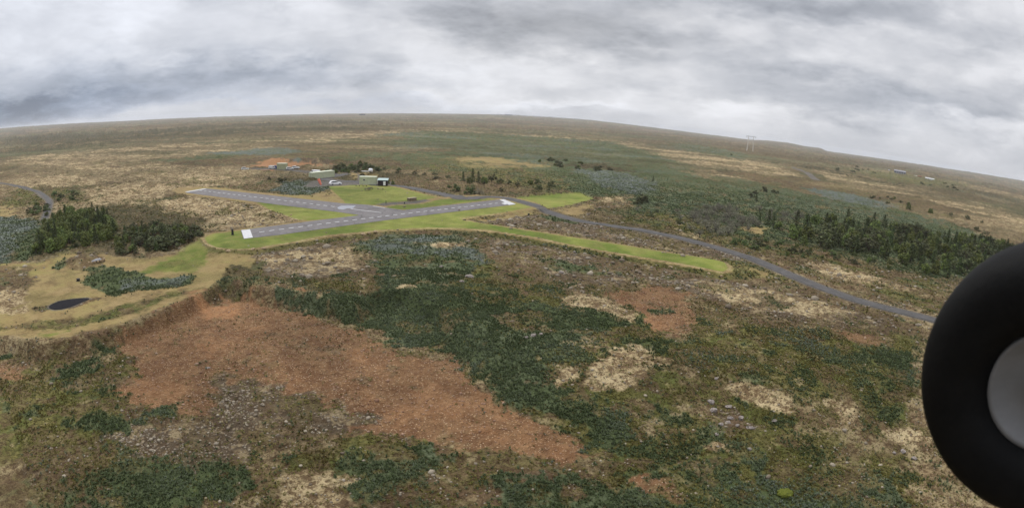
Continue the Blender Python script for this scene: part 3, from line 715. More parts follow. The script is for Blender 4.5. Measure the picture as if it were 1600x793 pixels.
# ------------------------------------------------------------------ mesh builders
class MB:
    def __init__(s): s.v = []; s.f = []
    def add(s, V_, F_):
        o = len(s.v); s.v += [tuple(p) for p in V_]; s.f += [tuple(i + o for i in f) for f in F_]
    def box(s, c, d, rotz=0.0, taper=1.0, top_shift=(0, 0)):
        x, y, z = d[0] / 2, d[1] / 2, d[2] / 2; ca, sa = math.cos(rotz), math.sin(rotz); P_ = []
        for zz, k in ((-z, 1), (z, taper)):
            for xx, yy in ((-x, -y), (x, -y), (x, y), (-x, y)):
                u = xx * k + (top_shift[0] if zz > 0 else 0); w = yy * k + (top_shift[1] if zz > 0 else 0)
                P_.append((c[0] + u * ca - w * sa, c[1] + u * sa + w * ca, c[2] + zz))
        s.add(P_, [(3, 2, 1, 0), (4, 5, 6, 7), (0, 1, 5, 4), (1, 2, 6, 5), (2, 3, 7, 6), (3, 0, 4, 7)]); return s
    def tube(s, a, b, r0, r1=None, n=8, cap=True):
        r1 = r0 if r1 is None else r1; a = Vector(a); b = Vector(b); d = (b - a).normalized()
        u = d.orthogonal().normalized(); w = d.cross(u); P_ = []
        for p, r in ((a, r0), (b, r1)):
            for i in range(n):
                t = 2 * math.pi * i / n; P_.append(p + u * (math.cos(t) * r) + w * (math.sin(t) * r))
        F_ = [(i, (i + 1) % n, n + (i + 1) % n, n + i) for i in range(n)]
        if cap: F_ += [tuple(range(n))[::-1], tuple(range(n, 2 * n))]
        s.add(P_, F_); return s
    def extrude(s, outline, y0, y1):
        """side outline (x, z) pulled along y"""
        n = len(outline)
        s.add([(x, y0, z) for x, z in outline] + [(x, y1, z) for x, z in outline],
              [(i, (i + 1) % n, n + (i + 1) % n, n + i) for i in range(n)] + [tuple(range(n))[::-1], tuple(range(n, 2 * n))]); return s
    def lathe(s, prof, n=32, axis='z', closed=False):
        P_ = []
        for r, h in prof:
            for i in range(n):
                t = 2 * math.pi * i / n; p = (r * math.cos(t), r * math.sin(t), h)
                P_.append(p if axis == 'z' else (p[0], h, p[1]) if axis == 'y' else (h, p[0], p[1]))
        m_ = len(prof); F_ = [(j * n + i, j * n + (i + 1) % n, (j + 1) % m_ * n + (i + 1) % n, (j + 1) % m_ * n + i) for j in range(m_ - (0 if closed else 1)) for i in range(n)]
        s.add(P_, F_); return s
    def build(s, name, mat, parent=None, loc=None, rotz=None, smooth=False, bevel=0.0):
        me = bpy.data.meshes.new(name); me.from_pydata(s.v, [], s.f)
        bm = bmesh.new(); bm.from_mesh(me); bmesh.ops.recalc_face_normals(bm, faces=bm.faces)
        if bevel: bmesh.ops.bevel(bm, geom=bm.edges[:], offset=bevel, segments=2, affect='EDGES', profile=.6)
        bm.to_mesh(me); bm.free()
        if smooth: me.polygons.foreach_set('use_smooth', [True] * len(me.polygons))
        me.materials.append(mat)
        return link(name, me, parent, loc, rotz)

def empty(name, loc, rotz=0.0, label=None, cat=None, group=None):
    o = bpy.data.objects.new(name, None); COL.objects.link(o); o.location = loc; o.rotation_euler = (0, 0, rotz)
    o.empty_display_size = .2
    return tag(o, label, cat, group)

def kids(o): return [c for c in KID.get(o.name, [])]
def copy_tree(o, parent=None):
    c = o.copy(); COL.objects.link(c); c.parent = parent
    for ch in list(o.children): copy_tree(ch, c)
    return c

def heading(p1, p2):
    """angle of the line between two photo pixels on the ground"""
    a = at(*p1); b = at(*p2); return math.atan2(b[1] - a[1], b[0] - a[0])

def place(px, py):
    x, y = at(px, py); return (x, y, float(ground_surface_z(x, y)[0]))

# ------------------------------------------------------------------ runways and roads
def flat_sheet(name, pts_px, z, mat, parent=None):
    P_ = [at_z(px, py, 0) for px, py in pts_px]
    m_ = bpy.data.meshes.new(name); m_.from_pydata([(x, y, z) for x, y in P_], [], [tuple(range(len(P_)))])
    bm = bmesh.new(); bm.from_mesh(m_); bmesh.ops.recalc_face_normals(bm, faces=bm.faces)
    for f in bm.faces:
        if f.normal.z < 0: f.normal_flip()
    bm.to_mesh(m_); bm.free(); m_.materials.append(mat)
    return link(name, m_, parent)

rwA = flat_sheet('runway', [(376,359.5),(380.6,373.2),(440,366.6),(600,344.5),(806,319.4),(780,311.8),(700,320.5),(610,330.6),(450,350)], .040, M['asphalt'])
tag(rwA, 'longer asphalt runway with dashed centre line between lawns', kind='structure')
rwB = flat_sheet('runway', [(290,301),(322,294.3),(430,306),(533,317.4),(575,320),(608,325.2),(640,329.5),(600,338),(568,337),(530,331.5),(430,319.3)], .036, M['asphalt'])
tag(rwB, 'second asphalt runway crossing towards the clubhouse lawn', kind='structure')

def strip_box(mb, a, b, w, z):
    a = Vector((*a, 0)); b = Vector((*b, 0)); d = (b - a).normalized(); q = Vector((-d.y, d.x, 0)) * (w / 2); o = len(mb.v)
    mb.v += [tuple(p + Vector((0, 0, z))) for p in (a - q, b - q, b + q, a + q)]; mb.f.append((o, o + 1, o + 2, o + 3))

def dashes(mb, a, b, n, frac, w, z):
    a = Vector(a); b = Vector(b)
    for i in range(n):
        t0 = i / n; t1 = (i + frac) / n
        p = a + (b - a) * t0; q = a + (b - a) * t1
        strip_box(mb, (p.x, p.y), (q.x, q.y), w, z)
Z0 = lambda x, y: at_z(x, y, 0)
mk = MB()
dashes(mk, Z0(405, 362.8), Z0(782, 316.8), 31, .52, .42, .046)
dashes(mk, Z0(312, 297.6), Z0(528, 323.6), 24, .52, .42, .046)
strip_box(mk, Z0(548, 326.3), Z0(596, 332.2), .40, .046)
strip_box(mk, Z0(583, 322), Z0(601.5, 324.8), .40, .046)
strip_box(mk, Z0(290.5, 300.0), Z0(321, 294.9), 1.6, .046)
road_marks = mk.build('runway_markings', M['paint']); tag(road_marks, kind='structure')
for poly, mt, z in (([(377,359.6),(390.5,358.3),(395.2,371.0),(381.4,372.8)], 'paint', .046),
                    ([(780.5,312.0),(787.5,311.3),(806,319),(795.5,320.3)], 'paint', .048),
                    ([(783.2,317.6),(789,316.2),(795,318.3),(789,319.6)], 'paint', .052),
                    ([(527,324.0),(533,321.5),(556,321.3),(551,325.6),(543,325.3),(536,327.6),(529,326.8)], 'greypaint', .044)):
    tag(flat_sheet('runway_markings', poly, z, M[mt]), kind='structure')

def ribbon(name, pts_px, hw, mat, dz=.05, label=None):
    P_ = [Vector(p) for p in wp(pts_px)]; Q = []
    for i in range(len(P_) - 1):
        p0 = P_[max(i - 1, 0)]; p1 = P_[i]; p2 = P_[i + 1]; p3 = P_[min(i + 2, len(P_) - 1)]
        n = max(2, int((p2 - p1).length / 2.0))
        for k in range(n):
            t = k / n; Q.append(.5 * ((2 * p1) + (p2 - p0) * t + (2 * p0 - 5 * p1 + 4 * p2 - p3) * t * t + (3 * p1 - p0 - 3 * p2 + p3) * t ** 3))
    Q.append(P_[-1]); V_ = []; K = 7
    for i, q in enumerate(Q):
        d = (Q[min(i + 1, len(Q) - 1)] - Q[max(i - 1, 0)]).normalized(); s_ = Vector((-d.y, d.x))
        for k in range(K):
            o = (k / (K - 1) * 2 - 1) * hw * (1 + .05 * math.sin(i * 1.7 + k)); p = q + s_ * o
            V_.append((p.x, p.y, 0))
    V_ = np.array(V_); V_[:, 2] = np.maximum(ground_surface_z(V_[:, 0], V_[:, 1]), smooth_H(V_[:, 0], V_[:, 1])) + dz
    F_ = np.array([(i * K + k, i * K + k + 1, (i + 1) * K + k + 1, (i + 1) * K + k) for i in range(len(Q) - 1) for k in range(K - 1)])
    e1 = V_[F_[0, 1]] - V_[F_[0, 0]]; e2 = V_[F_[0, 3]] - V_[F_[0, 0]]
    if np.cross(e1, e2)[2] < 0: F_ = F_[:, ::-1]
    o = link(name, np_mesh(name, V_, F_, [mat], smooth=True)); return tag(o, label, kind='structure')
ribbon('road', ROAD_MAIN, 1.7, M['road'], .05, 'grey gravel road curving past the runways')
ribbon('road', ROAD_PARK, 2.2, M['road'], .056, 'grey gravel drive leading to the containers')
ribbon('road', ROAD_LEFT, .9, M['road'], .05, 'gravel track past the dark copse')

# ------------------------------------------------------------------ clubhouse corner: containers, shed, cars, windsock
def container(name, L, Wd, Hh, loc, rot, wallm, roofm, label, cat, window=False, door_side=True):
    e = empty(name, loc, rot, label, cat)
    w = MB(); nrib = int(L / .28)
    for sgn in (-1, 1):                           # corrugated long sides
        pts = []
        for i in range(nrib + 1):
            x = -L / 2 + L * i / nrib; o = .035 if i % 2 else 0
            pts.append((x, sgn * (Wd / 2 - o)))
        o0 = len(w.v)
        for x, y in pts: w.v += [(x, y, .12), (x, y, Hh - .08)]
        for i in range(nrib): a = o0 + 2 * i; w.f.append((a, a + 2, a + 3, a + 1))
    for sgn in (-1, 1):
        o0 = len(w.v); x = sgn * L / 2
        w.v += [(x, -Wd / 2, .12), (x, Wd / 2, .12), (x, Wd / 2, Hh - .08), (x, -Wd / 2, Hh - .08)]; w.f.append((o0, o0 + 1, o0 + 2, o0 + 3))
    w.build('wall', wallm, e)
    fr = MB()
    for sx_ in (-1, 1):
        for sy_ in (-1, 1): fr.box((sx_ * (L / 2 - .04), sy_ * (Wd / 2 - .0), Hh / 2), (.14, .14, Hh - .02))
        fr.box((0, sx_ * Wd / 2, .09), (L, .13, .16))
    fr.build('frame', wallm, e)
    MB().box((0, 0, Hh - .03), (L + .08, Wd + .10, .12)).build('roof', roofm, e)
    if door_side:
        for sy_ in (-1, 1):
            d = MB().box((-L / 2 - .03, sy_ * Wd / 4, Hh / 2), (.06, Wd / 2 - .1, Hh - .35)).build('door', wallm, e)
            MB().tube((-L / 2 - .08, sy_ * .25, .3), (-L / 2 - .08, sy_ * .25, Hh - .3), .02).build('handle', M['steel'], d)
    if window:
        wf = MB().box((-L * .22, -Wd / 2 - .03, Hh * .6), (.75, .06, .62)).build('window', M['offwhite'], e)
        MB().box((-L * .22, -Wd / 2 - .065, Hh * .6), (.6, .03, .48)).build('pane', M['glass'], wf)
    return e

r1 = heading((487, 280), (522, 276))
cA = place(503, 277.5)
container('storage_container', 12.2, 2.44, 2.6, cA, r1, M['greencont'], M['greenroof'], 'long pale green shipping container beside the car park', 'container')
cB = place(574, 288.5)
container('storage_container', 6.3, 2.44, 2.9, (cB[0], cB[1] + 1.3, cB[2]), heading((561, 288.5), (586, 289)), M['greencont'], M['greenroof'], 'short pale green container with a small window behind the lawn', 'container', window=True, door_side=False)
cC = place(441, 264.5)
container('storage_container', 4.6, 2.6, 2.9, cC, .1, M['khaki'], M['greenroof'], 'khaki container standing before the orange soil heap', 'container')

def shed(loc, rot):
    e = empty('garden_shed', loc, rot, 'small dark shed with pale mint roof and white door sheet', 'shed')
    MB().box((0, 0, 1.05), (3.4, 2.6, 2.1)).build('wall', M['darkwood'], e)
    r = MB(); r.add([(-1.95, -1.6, 2.02), (1.95, -1.6, 2.02), (1.95, 1.6, 2.42), (-1.95, 1.6, 2.42), (-1.95, -1.6, 2.14), (1.95, -1.6, 2.14), (1.95, 1.6, 2.54), (-1.95, 1.6, 2.54)],
                    [(3, 2, 1, 0), (4, 5, 6, 7), (0, 1, 5, 4), (1, 2, 6, 5), (2, 3, 7, 6), (3, 0, 4, 7)]); r.build('roof', M['mint'], e)
    d = MB().box((.65, -1.33, .98), (.85, .06, 1.45)).build('door', M['white'], e)
    MB().box((.98, -1.38, .95), (.05, .05, .16)).build('handle', M['steel'], d)
    MB().box((-.8, -1.33, .7), (.9, .06, 1.2)).build('shutter', M['darkwood'], e)
sB = place(597, 290.5); shed((sB[0], sB[1] + 1.4, sB[2]), .12)

def car(loc, rot, label, scale=1.0, paint='white', van=False):
    e = empty('parked_car', loc, rot, label, 'car')
    L, Wd = 4.6, 1.82; e.scale = (scale,) * 3
    if van: side = [(-2.3,.35),(-2.3,1.9),(-2.1,2.05),(1.1,2.05),(1.65,1.25),(2.2,1.0),(2.3,.7),(2.3,.35)]
    else: side = [(-2.3,.42),(-2.32,.95),(-2.15,1.02),(1.0,1.02),(2.1,.9),(2.3,.72),(2.3,.36),(1.9,.3),(-1.9,.3)]
    b = MB().extrude(side, -Wd / 2, Wd / 2).build('body', M[paint], e, bevel=.07, smooth=False)
    if not van:
        c = MB(); lo = [(-2.2, 1.0), (-1.85, 1.58), (-1.2, 1.66), (.1, 1.62), (1.05, 1.0)]
        c.extrude(lo, -.72, .72); c.build('roof', M[paint], e, bevel=.06)
        for sy_ in (-1, 1):
            g_ = MB(); gl = [(-1.85, 1.08), (-1.68, 1.48), (-1.15, 1.54), (.02, 1.50), (.72, 1.08)]
            g_.extrude(gl, sy_ * .70, sy_ * .745); g_.build('window', M['glass'], e)
        ws_ = MB(); ws_.add([(1.02, -.62, 1.06), (1.02, .62, 1.06), (.22, .58, 1.58), (.22, -.58, 1.58)], [(0, 1, 2, 3)]); ws_.build('windscreen', M['glass'], e)
    else:
        g_ = MB(); g_.add([(1.66, -.75, 1.30), (1.66, .75, 1.30), (1.16, .7, 1.98), (1.16, -.7, 1.98)], [(0, 1, 2, 3)]); g_.build('windscreen', M['glass'], e)
        for sy_ in (-1, 1): MB().box((.8, sy_ * (Wd / 2 + .004), 1.55), (.8, .02, .5)).build('window', M['glass'], e)
    for x in (-1.42, 1.42):
        for y in (-.84, .84):
            w = MB().lathe([(.0, -.11), (.30, -.11), (.335, -.08), (.335, .08), (.30, .11), (0, .11)], 20, 'y').build('wheel', M['rubber'], e)
            w.location = (x, y, .335)
            rm = MB().lathe([(.0, -.12), (.2, -.12), (.2, .12), (0, .12)], 14, 'y').build('rim', M['steel'], w)
    for y in (-.62, .62):
        MB().box((2.27 if not van else 2.26, y, .74), (.10, .30, .14)).build('headlight', M['glass'], e)
        MB().box((-2.29, y, .84), (.08, .24, .2)).build('tail_light', M['red'], e)
    return e
car(place(524, 289), heading((516, 290), (532, 289)) + .25, 'white estate car parked below the long pale green container')
car(place(492, 275), 2.8, 'white van parked behind the long pale green container', van=True)
car(place(383, 265.5), .5, 'lone white car at the left end of the orange soil heap', scale=.8, paint='offwhite')
car(place(426, 264), .1, 'white van parked left of the khaki container', van=True, scale=.8, paint='offwhite')
car(place(433, 264), -.1, 'dark blue car between the white van and the khaki container', paint='blue')
car(place(462, 264.2), .05, 'low white car right of the khaki container', scale=.8, paint='offwhite')
car(place(453, 265), .6, 'small white car touching the khaki container end', scale=.8, paint='offwhite')

# white tank and trailer behind the short container
t = empty('water_tank', place(579, 273.5), 0, 'small white tank on a low trailer behind the short container', 'tank')
MB().lathe([(0, 0.4), (.8, .4), (.95, .6), (.95, 1.3), (.75, 1.65), (0, 1.75)], 20).build('tank', M['white'], t, smooth=True)
MB().box((-1.6, 0, .45), (5.0, 1.2, .14)).build('trailer_bed', M['offwhite'], t)
for y in (-.6, .6):
    w = MB().lathe([(0, -.1), (.3, -.1), (.3, .1), (0, .1)], 14, 'y').build('wheel', M['rubber'], t); w.location = (-.2, y, .3)

# windsock
p = place(497.5, 292)
t = empty('windsock', p, 0, 'orange red windsock hanging from a pole by the car park', 'windsock')
MB().tube((0, 0, 0), (0, 0, 3.1), .05, .035, 10).build('pole', M['steel'], t)
MB().lathe([(.34, 0), (.345, .02), (.34, .04)], 16, 'x').build('hoop', M['steel'], t).location = (0, 0, 2.95)
sock = MB(); ring = 14; prof = [(0, .54), (.4, .53), (.8, .50), (1.3, .45), (1.8, .38), (2.4, .32)]
P_ = []; dx_, dz_ = .42, -.90
for s_, r_ in prof:
    for i in range(ring):
        a = 2 * math.pi * i / ring; P_.append((dx_ * s_ + r_ * math.cos(a) * .9, r_ * math.sin(a), 2.95 + dz_ * s_ + r_ * math.cos(a) * .42))
sock.add(P_, [(j * ring + i, j * ring + (i + 1) % ring, (j + 1) * ring + (i + 1) % ring, (j + 1) * ring + i) for j in range(len(prof) - 1) for i in range(ring)])
sock.build('sock', M['orangecloth'], t, smooth=True)

def picnic_table(loc, rot, label):
    e = empty('picnic_table', loc, rot, label, 'picnic table', 'tables and benches on the clubhouse lawn')
    MB().box((0, 0, .74), (1.8, .75, .05)).build('table_top', M['darktimber'], e)
    for y in (-.65, .65): MB().box((0, y, .44), (1.8, .26, .05)).build('seat', M['darktimber'], e)
    for x in (-.65, .65):
        for y in (-1, 1): MB().tube((x, y * .68, 0), (x, y * .22, .72), .05, n=4).build('leg', M['darktimber'], e)
        MB().box((x, 0, .40), (.08, 1.5, .08)).build('crossbar', M['darktimber'], e)
picnic_table(place(573.5, 297.5), .3, 'dark wooden picnic table on the lawn, nearer of the pair')
picnic_table(place(578.3, 295.8), .9, 'dark wooden picnic table on the lawn, farther of the pair')
def bench(loc, rot, label, L=2.2):
    e = empty('bench', loc, rot, label, 'bench', 'tables and benches on the clubhouse lawn')
    MB().box((0, 0, .46), (L, .5, .07)).build('seat', M['paletimber'], e)
    for x in (-L * .4, L * .4): MB().box((x, 0, .21), (.12, .45, .42)).build('leg', M['darktimber'], e)
bench(place(594.5, 295.8), 0, 'low pale wooden bench on the lawn before the dark shed')
bench(place(559, 290.6), 0, 'low bench at the left end of the short container', 1.6)
bench(place(570, 291), 0, 'low bench before the short container wall', 1.6)
e = empty('start_bench', place(643.5, 313.2), heading((639, 313.5), (648, 312.5)), 'pale timber start bench with dark skirt beside the gravel pad', 'bench')
MB().box((0, 0, .85), (3.0, 1.3, .12)).build('table_top', M['paletimber'], e)
MB().box((0, 0, .40), (2.8, 1.1, .78)).build('skirt', M['timber'], e)
def post(loc, h, w, label, cat='post'):
    e = empty('marker_post', loc, .2, label, cat)
    MB().box((0, 0, h / 2), (w, w * .7, h), taper=.9).build('post', M['black'], e)
    MB().box((0, 0, h + .03), (w * 1.25, w * .9, .07)).build('cap', M['black'], e)
    MB().box((0, 0, .03), (w * 1.5, w * 1.2, .06)).build('base', M['black'], e)
post(place(363.5, 366.5), 1.15, .45, 'black marker post on the grass left of the white runway end')
post(place(603, 318), .85, .16, 'thin black post between the round lawn and the gravel pad')
post(place(826, 337.5), .5, .5, 'black stump on straw grass beside the gravel road')
post(place(122.5, 438.5), .35, .55, 'dark stump on the bare straw terrace above the puddle')
post(place(632, 318.2), .4, .3, 'low dark stump at the edge of the gravel pad')

# dark puddle of cinders and the old concrete base on the terrace
pd = wp([(77,477),(92,470),(112,467),(135,465),(142,467),(128,472),(115,478),(98,483),(84,484),(76,481)]); pd = smooth_poly(pd, 2)
zz = max(float(ground_surface_z(x, y)[0]) for x, y in pd) + .03
m_ = bpy.data.meshes.new('cinder_patch'); m_.from_pydata([(x, y, float(ground_surface_z(x, y)[0]) + .04) for x, y in pd] , [], [tuple(range(len(pd)))]); m_.materials.append(simple_mat('wet_black_cinders', (.022, .021, .024), .95, .05, vary=.4, bump=.03))
tag(link('puddle', m_), 'dark flat puddle bed on the straw terrace', kind='structure')
e = empty('concrete_base', place(150, 409), heading((141, 411), (162, 406)), 'grey concrete slab ringed by pale stones beside the round earth mound', 'slab')
MB().box((0, 0, .12), (2.3, 1.5, .24)).build('slab', M['concrete'], e, bevel=.03)
kb = MB()
for i in range(16):
    a = i / 16 * 2 * math.pi; kb.box((1.9 * math.cos(a), 1.25 * math.sin(a), .1), (.5, .32, .26), a + 1.2, .8)
kb.build('stone_rim', M['tan_rock'], e, bevel=.04)

# ------------------------------------------------------------------ power line and far buildings
def pylon(loc, rot, H_, label, group='power pylons on the moor'):
    e = empty('power_pylon', loc, rot, label, 'pylon', group)
    s_ = H_ / 22; off = 4.0 * s_
    for sg in (-1, 1):
        MB().tube((sg * off * 1.12, 0, -1), (sg * off * .9, 0, H_), .60 * s_, .40 * s_, 8).build('pole', M['pylonwood'], e)
        for k in (-1, 0, 1): pass
    MB().box((0, 0, H_ - .9 * s_), (off * 3.6, .45 * s_, .45 * s_)).build('crossarm', M['steel'], e)
    MB().box((0, 0, H_ * .80), (off * 2, .3 * s_, .3 * s_)).build('brace', M['steel'], e)
    for x in (-off * 1.65, 0, off * 1.65): MB().tube((x, 0, H_ - 1.1 * s_), (x, 0, H_ - 2.7 * s_), .16 * s_, .16 * s_, 6).build('insulator', M['black'], e)
a = math.radians(-25)
x, y = at(1171.5, 236.5)
pylon((x, y, ground_z(x, y)), math.atan2(-x, y) + .1, 30, 'tall pale twin pole pylon standing against the skyline hill')
for px_, py_, H_, lab in ((919, 190.5, 26, 'distant wooden twin pole pylon breaking the skyline right of centre'), (924.5, 191.2, 26, 'farther of the two close pylons on the skyline right of centre'),
                          (852, 184.5, 24, 'tiny pylon on the skyline beside the bright cloud gap')):
    d = ray(px_, py_); a_ = math.atan2(d[0], d[1]); D_ = 3600.; x, y = D_ * math.sin(a_), D_ * math.cos(a_)
    pylon((x, y, ground_z(x, y) - 1), math.atan2(-x, y), H_, lab)

def building(px_, py_, D_, size, wallm, roofm, label, rot=0.0, nwin=5):
    d = ray(px_, py_); a_ = math.atan2(d[0], d[1])
    if D_ is None: x, y = at(px_, py_); D_ = math.hypot(x, y)
    else: x, y = D_ * math.sin(a_), D_ * math.cos(a_)
    e = empty('building', (x, y, ground_z(x, y) - 1), -a_ + rot, label, 'building')
    L, Wd, H_ = size
    MB().box((0, 0, H_ / 2), (L, Wd, H_)).build('wall', wallm, e)
    r = MB().extrude([(-Wd / 2 - .5, H_), (0, H_ + Wd * .12), (Wd / 2 + .5, H_)], -L / 2, L / 2)
    o = r.build('roof', roofm, e); o.rotation_euler = (0, 0, math.pi / 2)
    for i in range(nwin):
        MB().box((-L / 2 + L * (i + .5) / nwin, -Wd / 2 - .05, H_ * .55), (L / nwin * .5, .12, H_ * .3)).build('window', M['glass'], e)
building(1407, 261.5, 1150, (24, 14, 5.2), M['greyhall'], M['greyhall'], 'long grey hall far out on the right hand moor')
building(1387, 257.5, 1250, (13, 8, 2.0), M['offwhite'], M['greyhall'], 'low pale building left of the grey hall')
building(1432, 264.5, 1150, (6, 5, 1.8), M['offwhite'], M['offwhite'], 'small pale hut right of the grey hall', nwin=2)
building(1438, 266.5, 1150, (9, 6, 2.2), M['redroof'], M['redroof'], 'rust red shed between pale hut and white block', nwin=2)
building(1454, 268.5, 1100, (18, 8, 3.2), M['white'], M['white'], 'bright white low block, outermost of the far right buildings', nwin=4)
building(566, 180, 4200, (45, 20, 8), M['darkwood'], M['darkwood'], 'dark building alone on the skyline left of centre')
building(795, 181.5, 5200, (70, 25, 10), M['greyhall'], M['greyhall'], 'grey blocky building on the skyline under the bright cloud')
for k, (px_, L_) in enumerate(((770, 40), (783, 90), (806, 60), (820, 45), (838, 80), (862, 60), (880, 50), (901, 60))):
    building(px_, 183 + (px_ - 770) * .05, 5200 + 80 * (k % 3), (L_, 20, 9), M['white'], M['greyhall'],
             'pale low building on the far skyline, %s of the row' % ('first','second','third','fourth','fifth','sixth','seventh','last')[k], nwin=3)
for o_ in [o for o in bpy.data.objects if o.name.startswith('building') and 'skyline,' in o.get('label', '')]: o_['group'] = 'pale buildings along the skyline'

# ------------------------------------------------------------------ trees and shrubs
def leaf_mat(name, dark, light, rough=.8):
    m, N, b = material(name, rough, .2)
    oi = N.n('ShaderNodeObjectInfo').outputs['Random']
    a = N.n('ShaderNodeAttribute', attribute_name='tone'); s_ = N.n('ShaderNodeSeparateColor'); N.t.links.new(a.outputs['Color'], s_.inputs[0])
    c = N.mix(s_.outputs[0], dark, light)
    hs = N.n('ShaderNodeHueSaturation'); N.set(hs.inputs['Hue'], N.m('MULTIPLY_ADD', oi, .04, .48)); N.set(hs.inputs['Value'], N.m('MULTIPLY_ADD', oi, .6, .7)); N.set(hs.inputs['Color'], c)
    N.t.links.new(hs.outputs[0], b.inputs['Base Color'])
    return m
M['spruce'] = leaf_mat('spruce_needles', (.030, .044, .014), (.078, .100, .028))
M['pine'] = leaf_mat('pine_needles', (.058, .078, .020), (.155, .180, .044))
M['willow'] = leaf_mat('grey_willow_leaves', (.115, .112, .075), (.220, .205, .145))
M['bush'] = leaf_mat('dark_scrub_leaves', (.042, .050, .020), (.100, .104, .042))
M['lime'] = leaf_mat('fresh_green_leaves', (.055, .080, .026), (.125, .160, .052))

def leaves(P_, N_, size, r):
    """quads at points P_ facing roughly N_"""
    n = len(P_); a = r.normal(size=(n, 3)); u = np.cross(N_, a); u /= np.linalg.norm(u, axis=1)[:, None] + 1e-9; w = np.cross(N_, u)
    w /= np.linalg.norm(w, axis=1)[:, None] + 1e-9
    s_ = (size * r.uniform(.6, 1.4, n))[:, None]; u = u * s_; w = w * s_ * .6
    V_ = np.stack([P_ - u, P_ + w * .9 - u * .1, P_ + u, P_ - w], 1).reshape(-1, 3)
    F_ = np.arange(4 * n).reshape(n, 4)
    t_ = np.repeat(r.uniform(0, 1, n), 4)
    return V_, F_, np.stack([t_, t_, t_, np.ones_like(t_)], 1)

def crown_spruce(seed, n=950):
    r = np.random.default_rng(seed); P_ = []; N_ = []
    lean = r.normal(0, .03, 2); nb = 46
    for b in range(nb):
        h = .06 + .92 * (b / nb) ** .95; R_ = .27 * (1 - h) ** .8 * r.uniform(.65, 1.25) + .015; a = b * 2.4 + r.uniform(-.4, .4)
        m_ = max(5, int(n / nb * (1.35 - h)))
        t_ = r.uniform(.15, 1, m_) ** .7
        x = np.cos(a) * R_ * t_ + r.normal(0, .018, m_) + lean[0] * h; y = np.sin(a) * R_ * t_ + r.normal(0, .018, m_) + lean[1] * h
        z = h - .10 * R_ / .27 * t_ + r.normal(0, .012, m_)
        P_.append(np.stack([x, y, z], 1)); nn = np.stack([np.cos(a) * np.ones(m_) * .4, np.sin(a) * np.ones(m_) * .4, np.ones(m_)], 1) + r.normal(0, .45, (m_, 3)); N_.append(nn)
    return leaves(np.vstack(P_), np.vstack(N_), .036, r)

def crown_round(seed, n=900, flat=.8, clumps=15, size=.045, spread=.36, up=0.0):
    r = np.random.default_rng(seed); P_ = []; N_ = []
    for c in range(clumps):
        a = r.uniform(0, 6.28); rr = spread * r.uniform(0, 1) ** .5; ch = r.uniform(.22, .82) * (1 - .5 * (rr / spread) ** 2)
        cr_ = r.uniform(.10, .20); m_ = n // clumps
        d = r.normal(size=(m_, 3)); d /= np.linalg.norm(d, axis=1)[:, None]; q = d * cr_ * r.uniform(.55, 1.05, (m_, 1)) * [1, 1, flat]
        q = q + [rr * math.cos(a), rr * math.sin(a), ch]; q[:, 2] = np.maximum(q[:, 2], .02 + r.uniform(0, .05, m_))
        P_.append(q); N_.append(d + r.normal(0, .4, (m_, 3)) + [0, 0, up])
    return leaves(np.vstack(P_), np.vstack(N_), size, r)

def trunk_mb(kind, seed):
    r = random.Random(seed); b = MB()
    if kind == 'spruce':
        b.tube((0, 0, -.03), (0, 0, .96), .022, .004, 7)
        for i in range(9):
            a = i * 2.4; h = .12 + i * .08; b.tube((0, 0, h), (math.cos(a) * .2 * (1 - h), math.sin(a) * .2 * (1 - h), h - .02), .006, .002, 4)
    else:
        b.tube((0, 0, -.03), (.01, .01, .22), .030, .022, 7)
        for i in range(8 if kind == 'round' else 22):
            a = i * 2.4 + r.uniform(-.3, .3); q = r.uniform(.12, .34); h = r.uniform(.45, .85); b.tube((0, 0, .06 + .01 * i), (math.cos(a) * q, math.sin(a) * q, h), .012, .003, 4)
    return b

TREE = {}
def make_tree(kind, seed):
    name = {'spruce': 'spruce_tree', 'pine': 'pine_tree', 'willow': 'willow_shrub', 'bush': 'dark_shrub', 'lime': 'birch_shrub'}[kind]
    root = empty(name, (0, 0, -200))
    if kind == 'spruce': V_, F_, T_ = crown_spruce(seed)
    elif kind == 'pine': V_, F_, T_ = crown_round(seed, 1000, 1.1, 18, .042, .26, .3)
    elif kind == 'willow': V_, F_, T_ = crown_round(seed, 700, 1.0, 20, .026, .42, -.2)
    elif kind == 'bush': V_, F_, T_ = crown_round(seed, 800, .8, 14, .045, .42)
    else: V_, F_, T_ = crown_round(seed, 900, 1.0, 16, .042, .34, .2)
    trunk_mb('spruce' if kind == 'spruce' else 'willow' if kind == 'willow' else 'round', seed).build('trunk', M['twig'] if kind == 'willow' else M['bark'], root)
    link('crown', np_mesh('crown', V_, F_, [M[kind]], attrs={'tone': T_}), root)
    return root
for kind in ('spruce', 'pine', 'willow', 'bush', 'lime'): TREE[kind] = [make_tree(kind, 100 + 7 * k + len(kind)) for k in range(4)]
_used = set()
CATN = {'spruce': 'spruce', 'pine': 'pine', 'willow': 'willow', 'bush': 'shrub', 'lime': 'birch'}
rt = random.Random(5)
def plant(kind, x, y, h, w, label, group=None):
    k = rt.randrange(4); src = TREE[kind][k]
    if (kind, k) in _used: o = copy_tree(src)
    else: o = src; _used.add((kind, k))
    z = float(ground_surface_z(x, y)[0])
    o.location = (x, y, z - .05); o.rotation_euler = (0, 0, rt.uniform(0, 6.28)); o.scale = (w, w, h)
    o['label'] = label; o['category'] = CATN[kind]
    if group: o['group'] = group
    elif 'group' in o: del o['group']
    return o

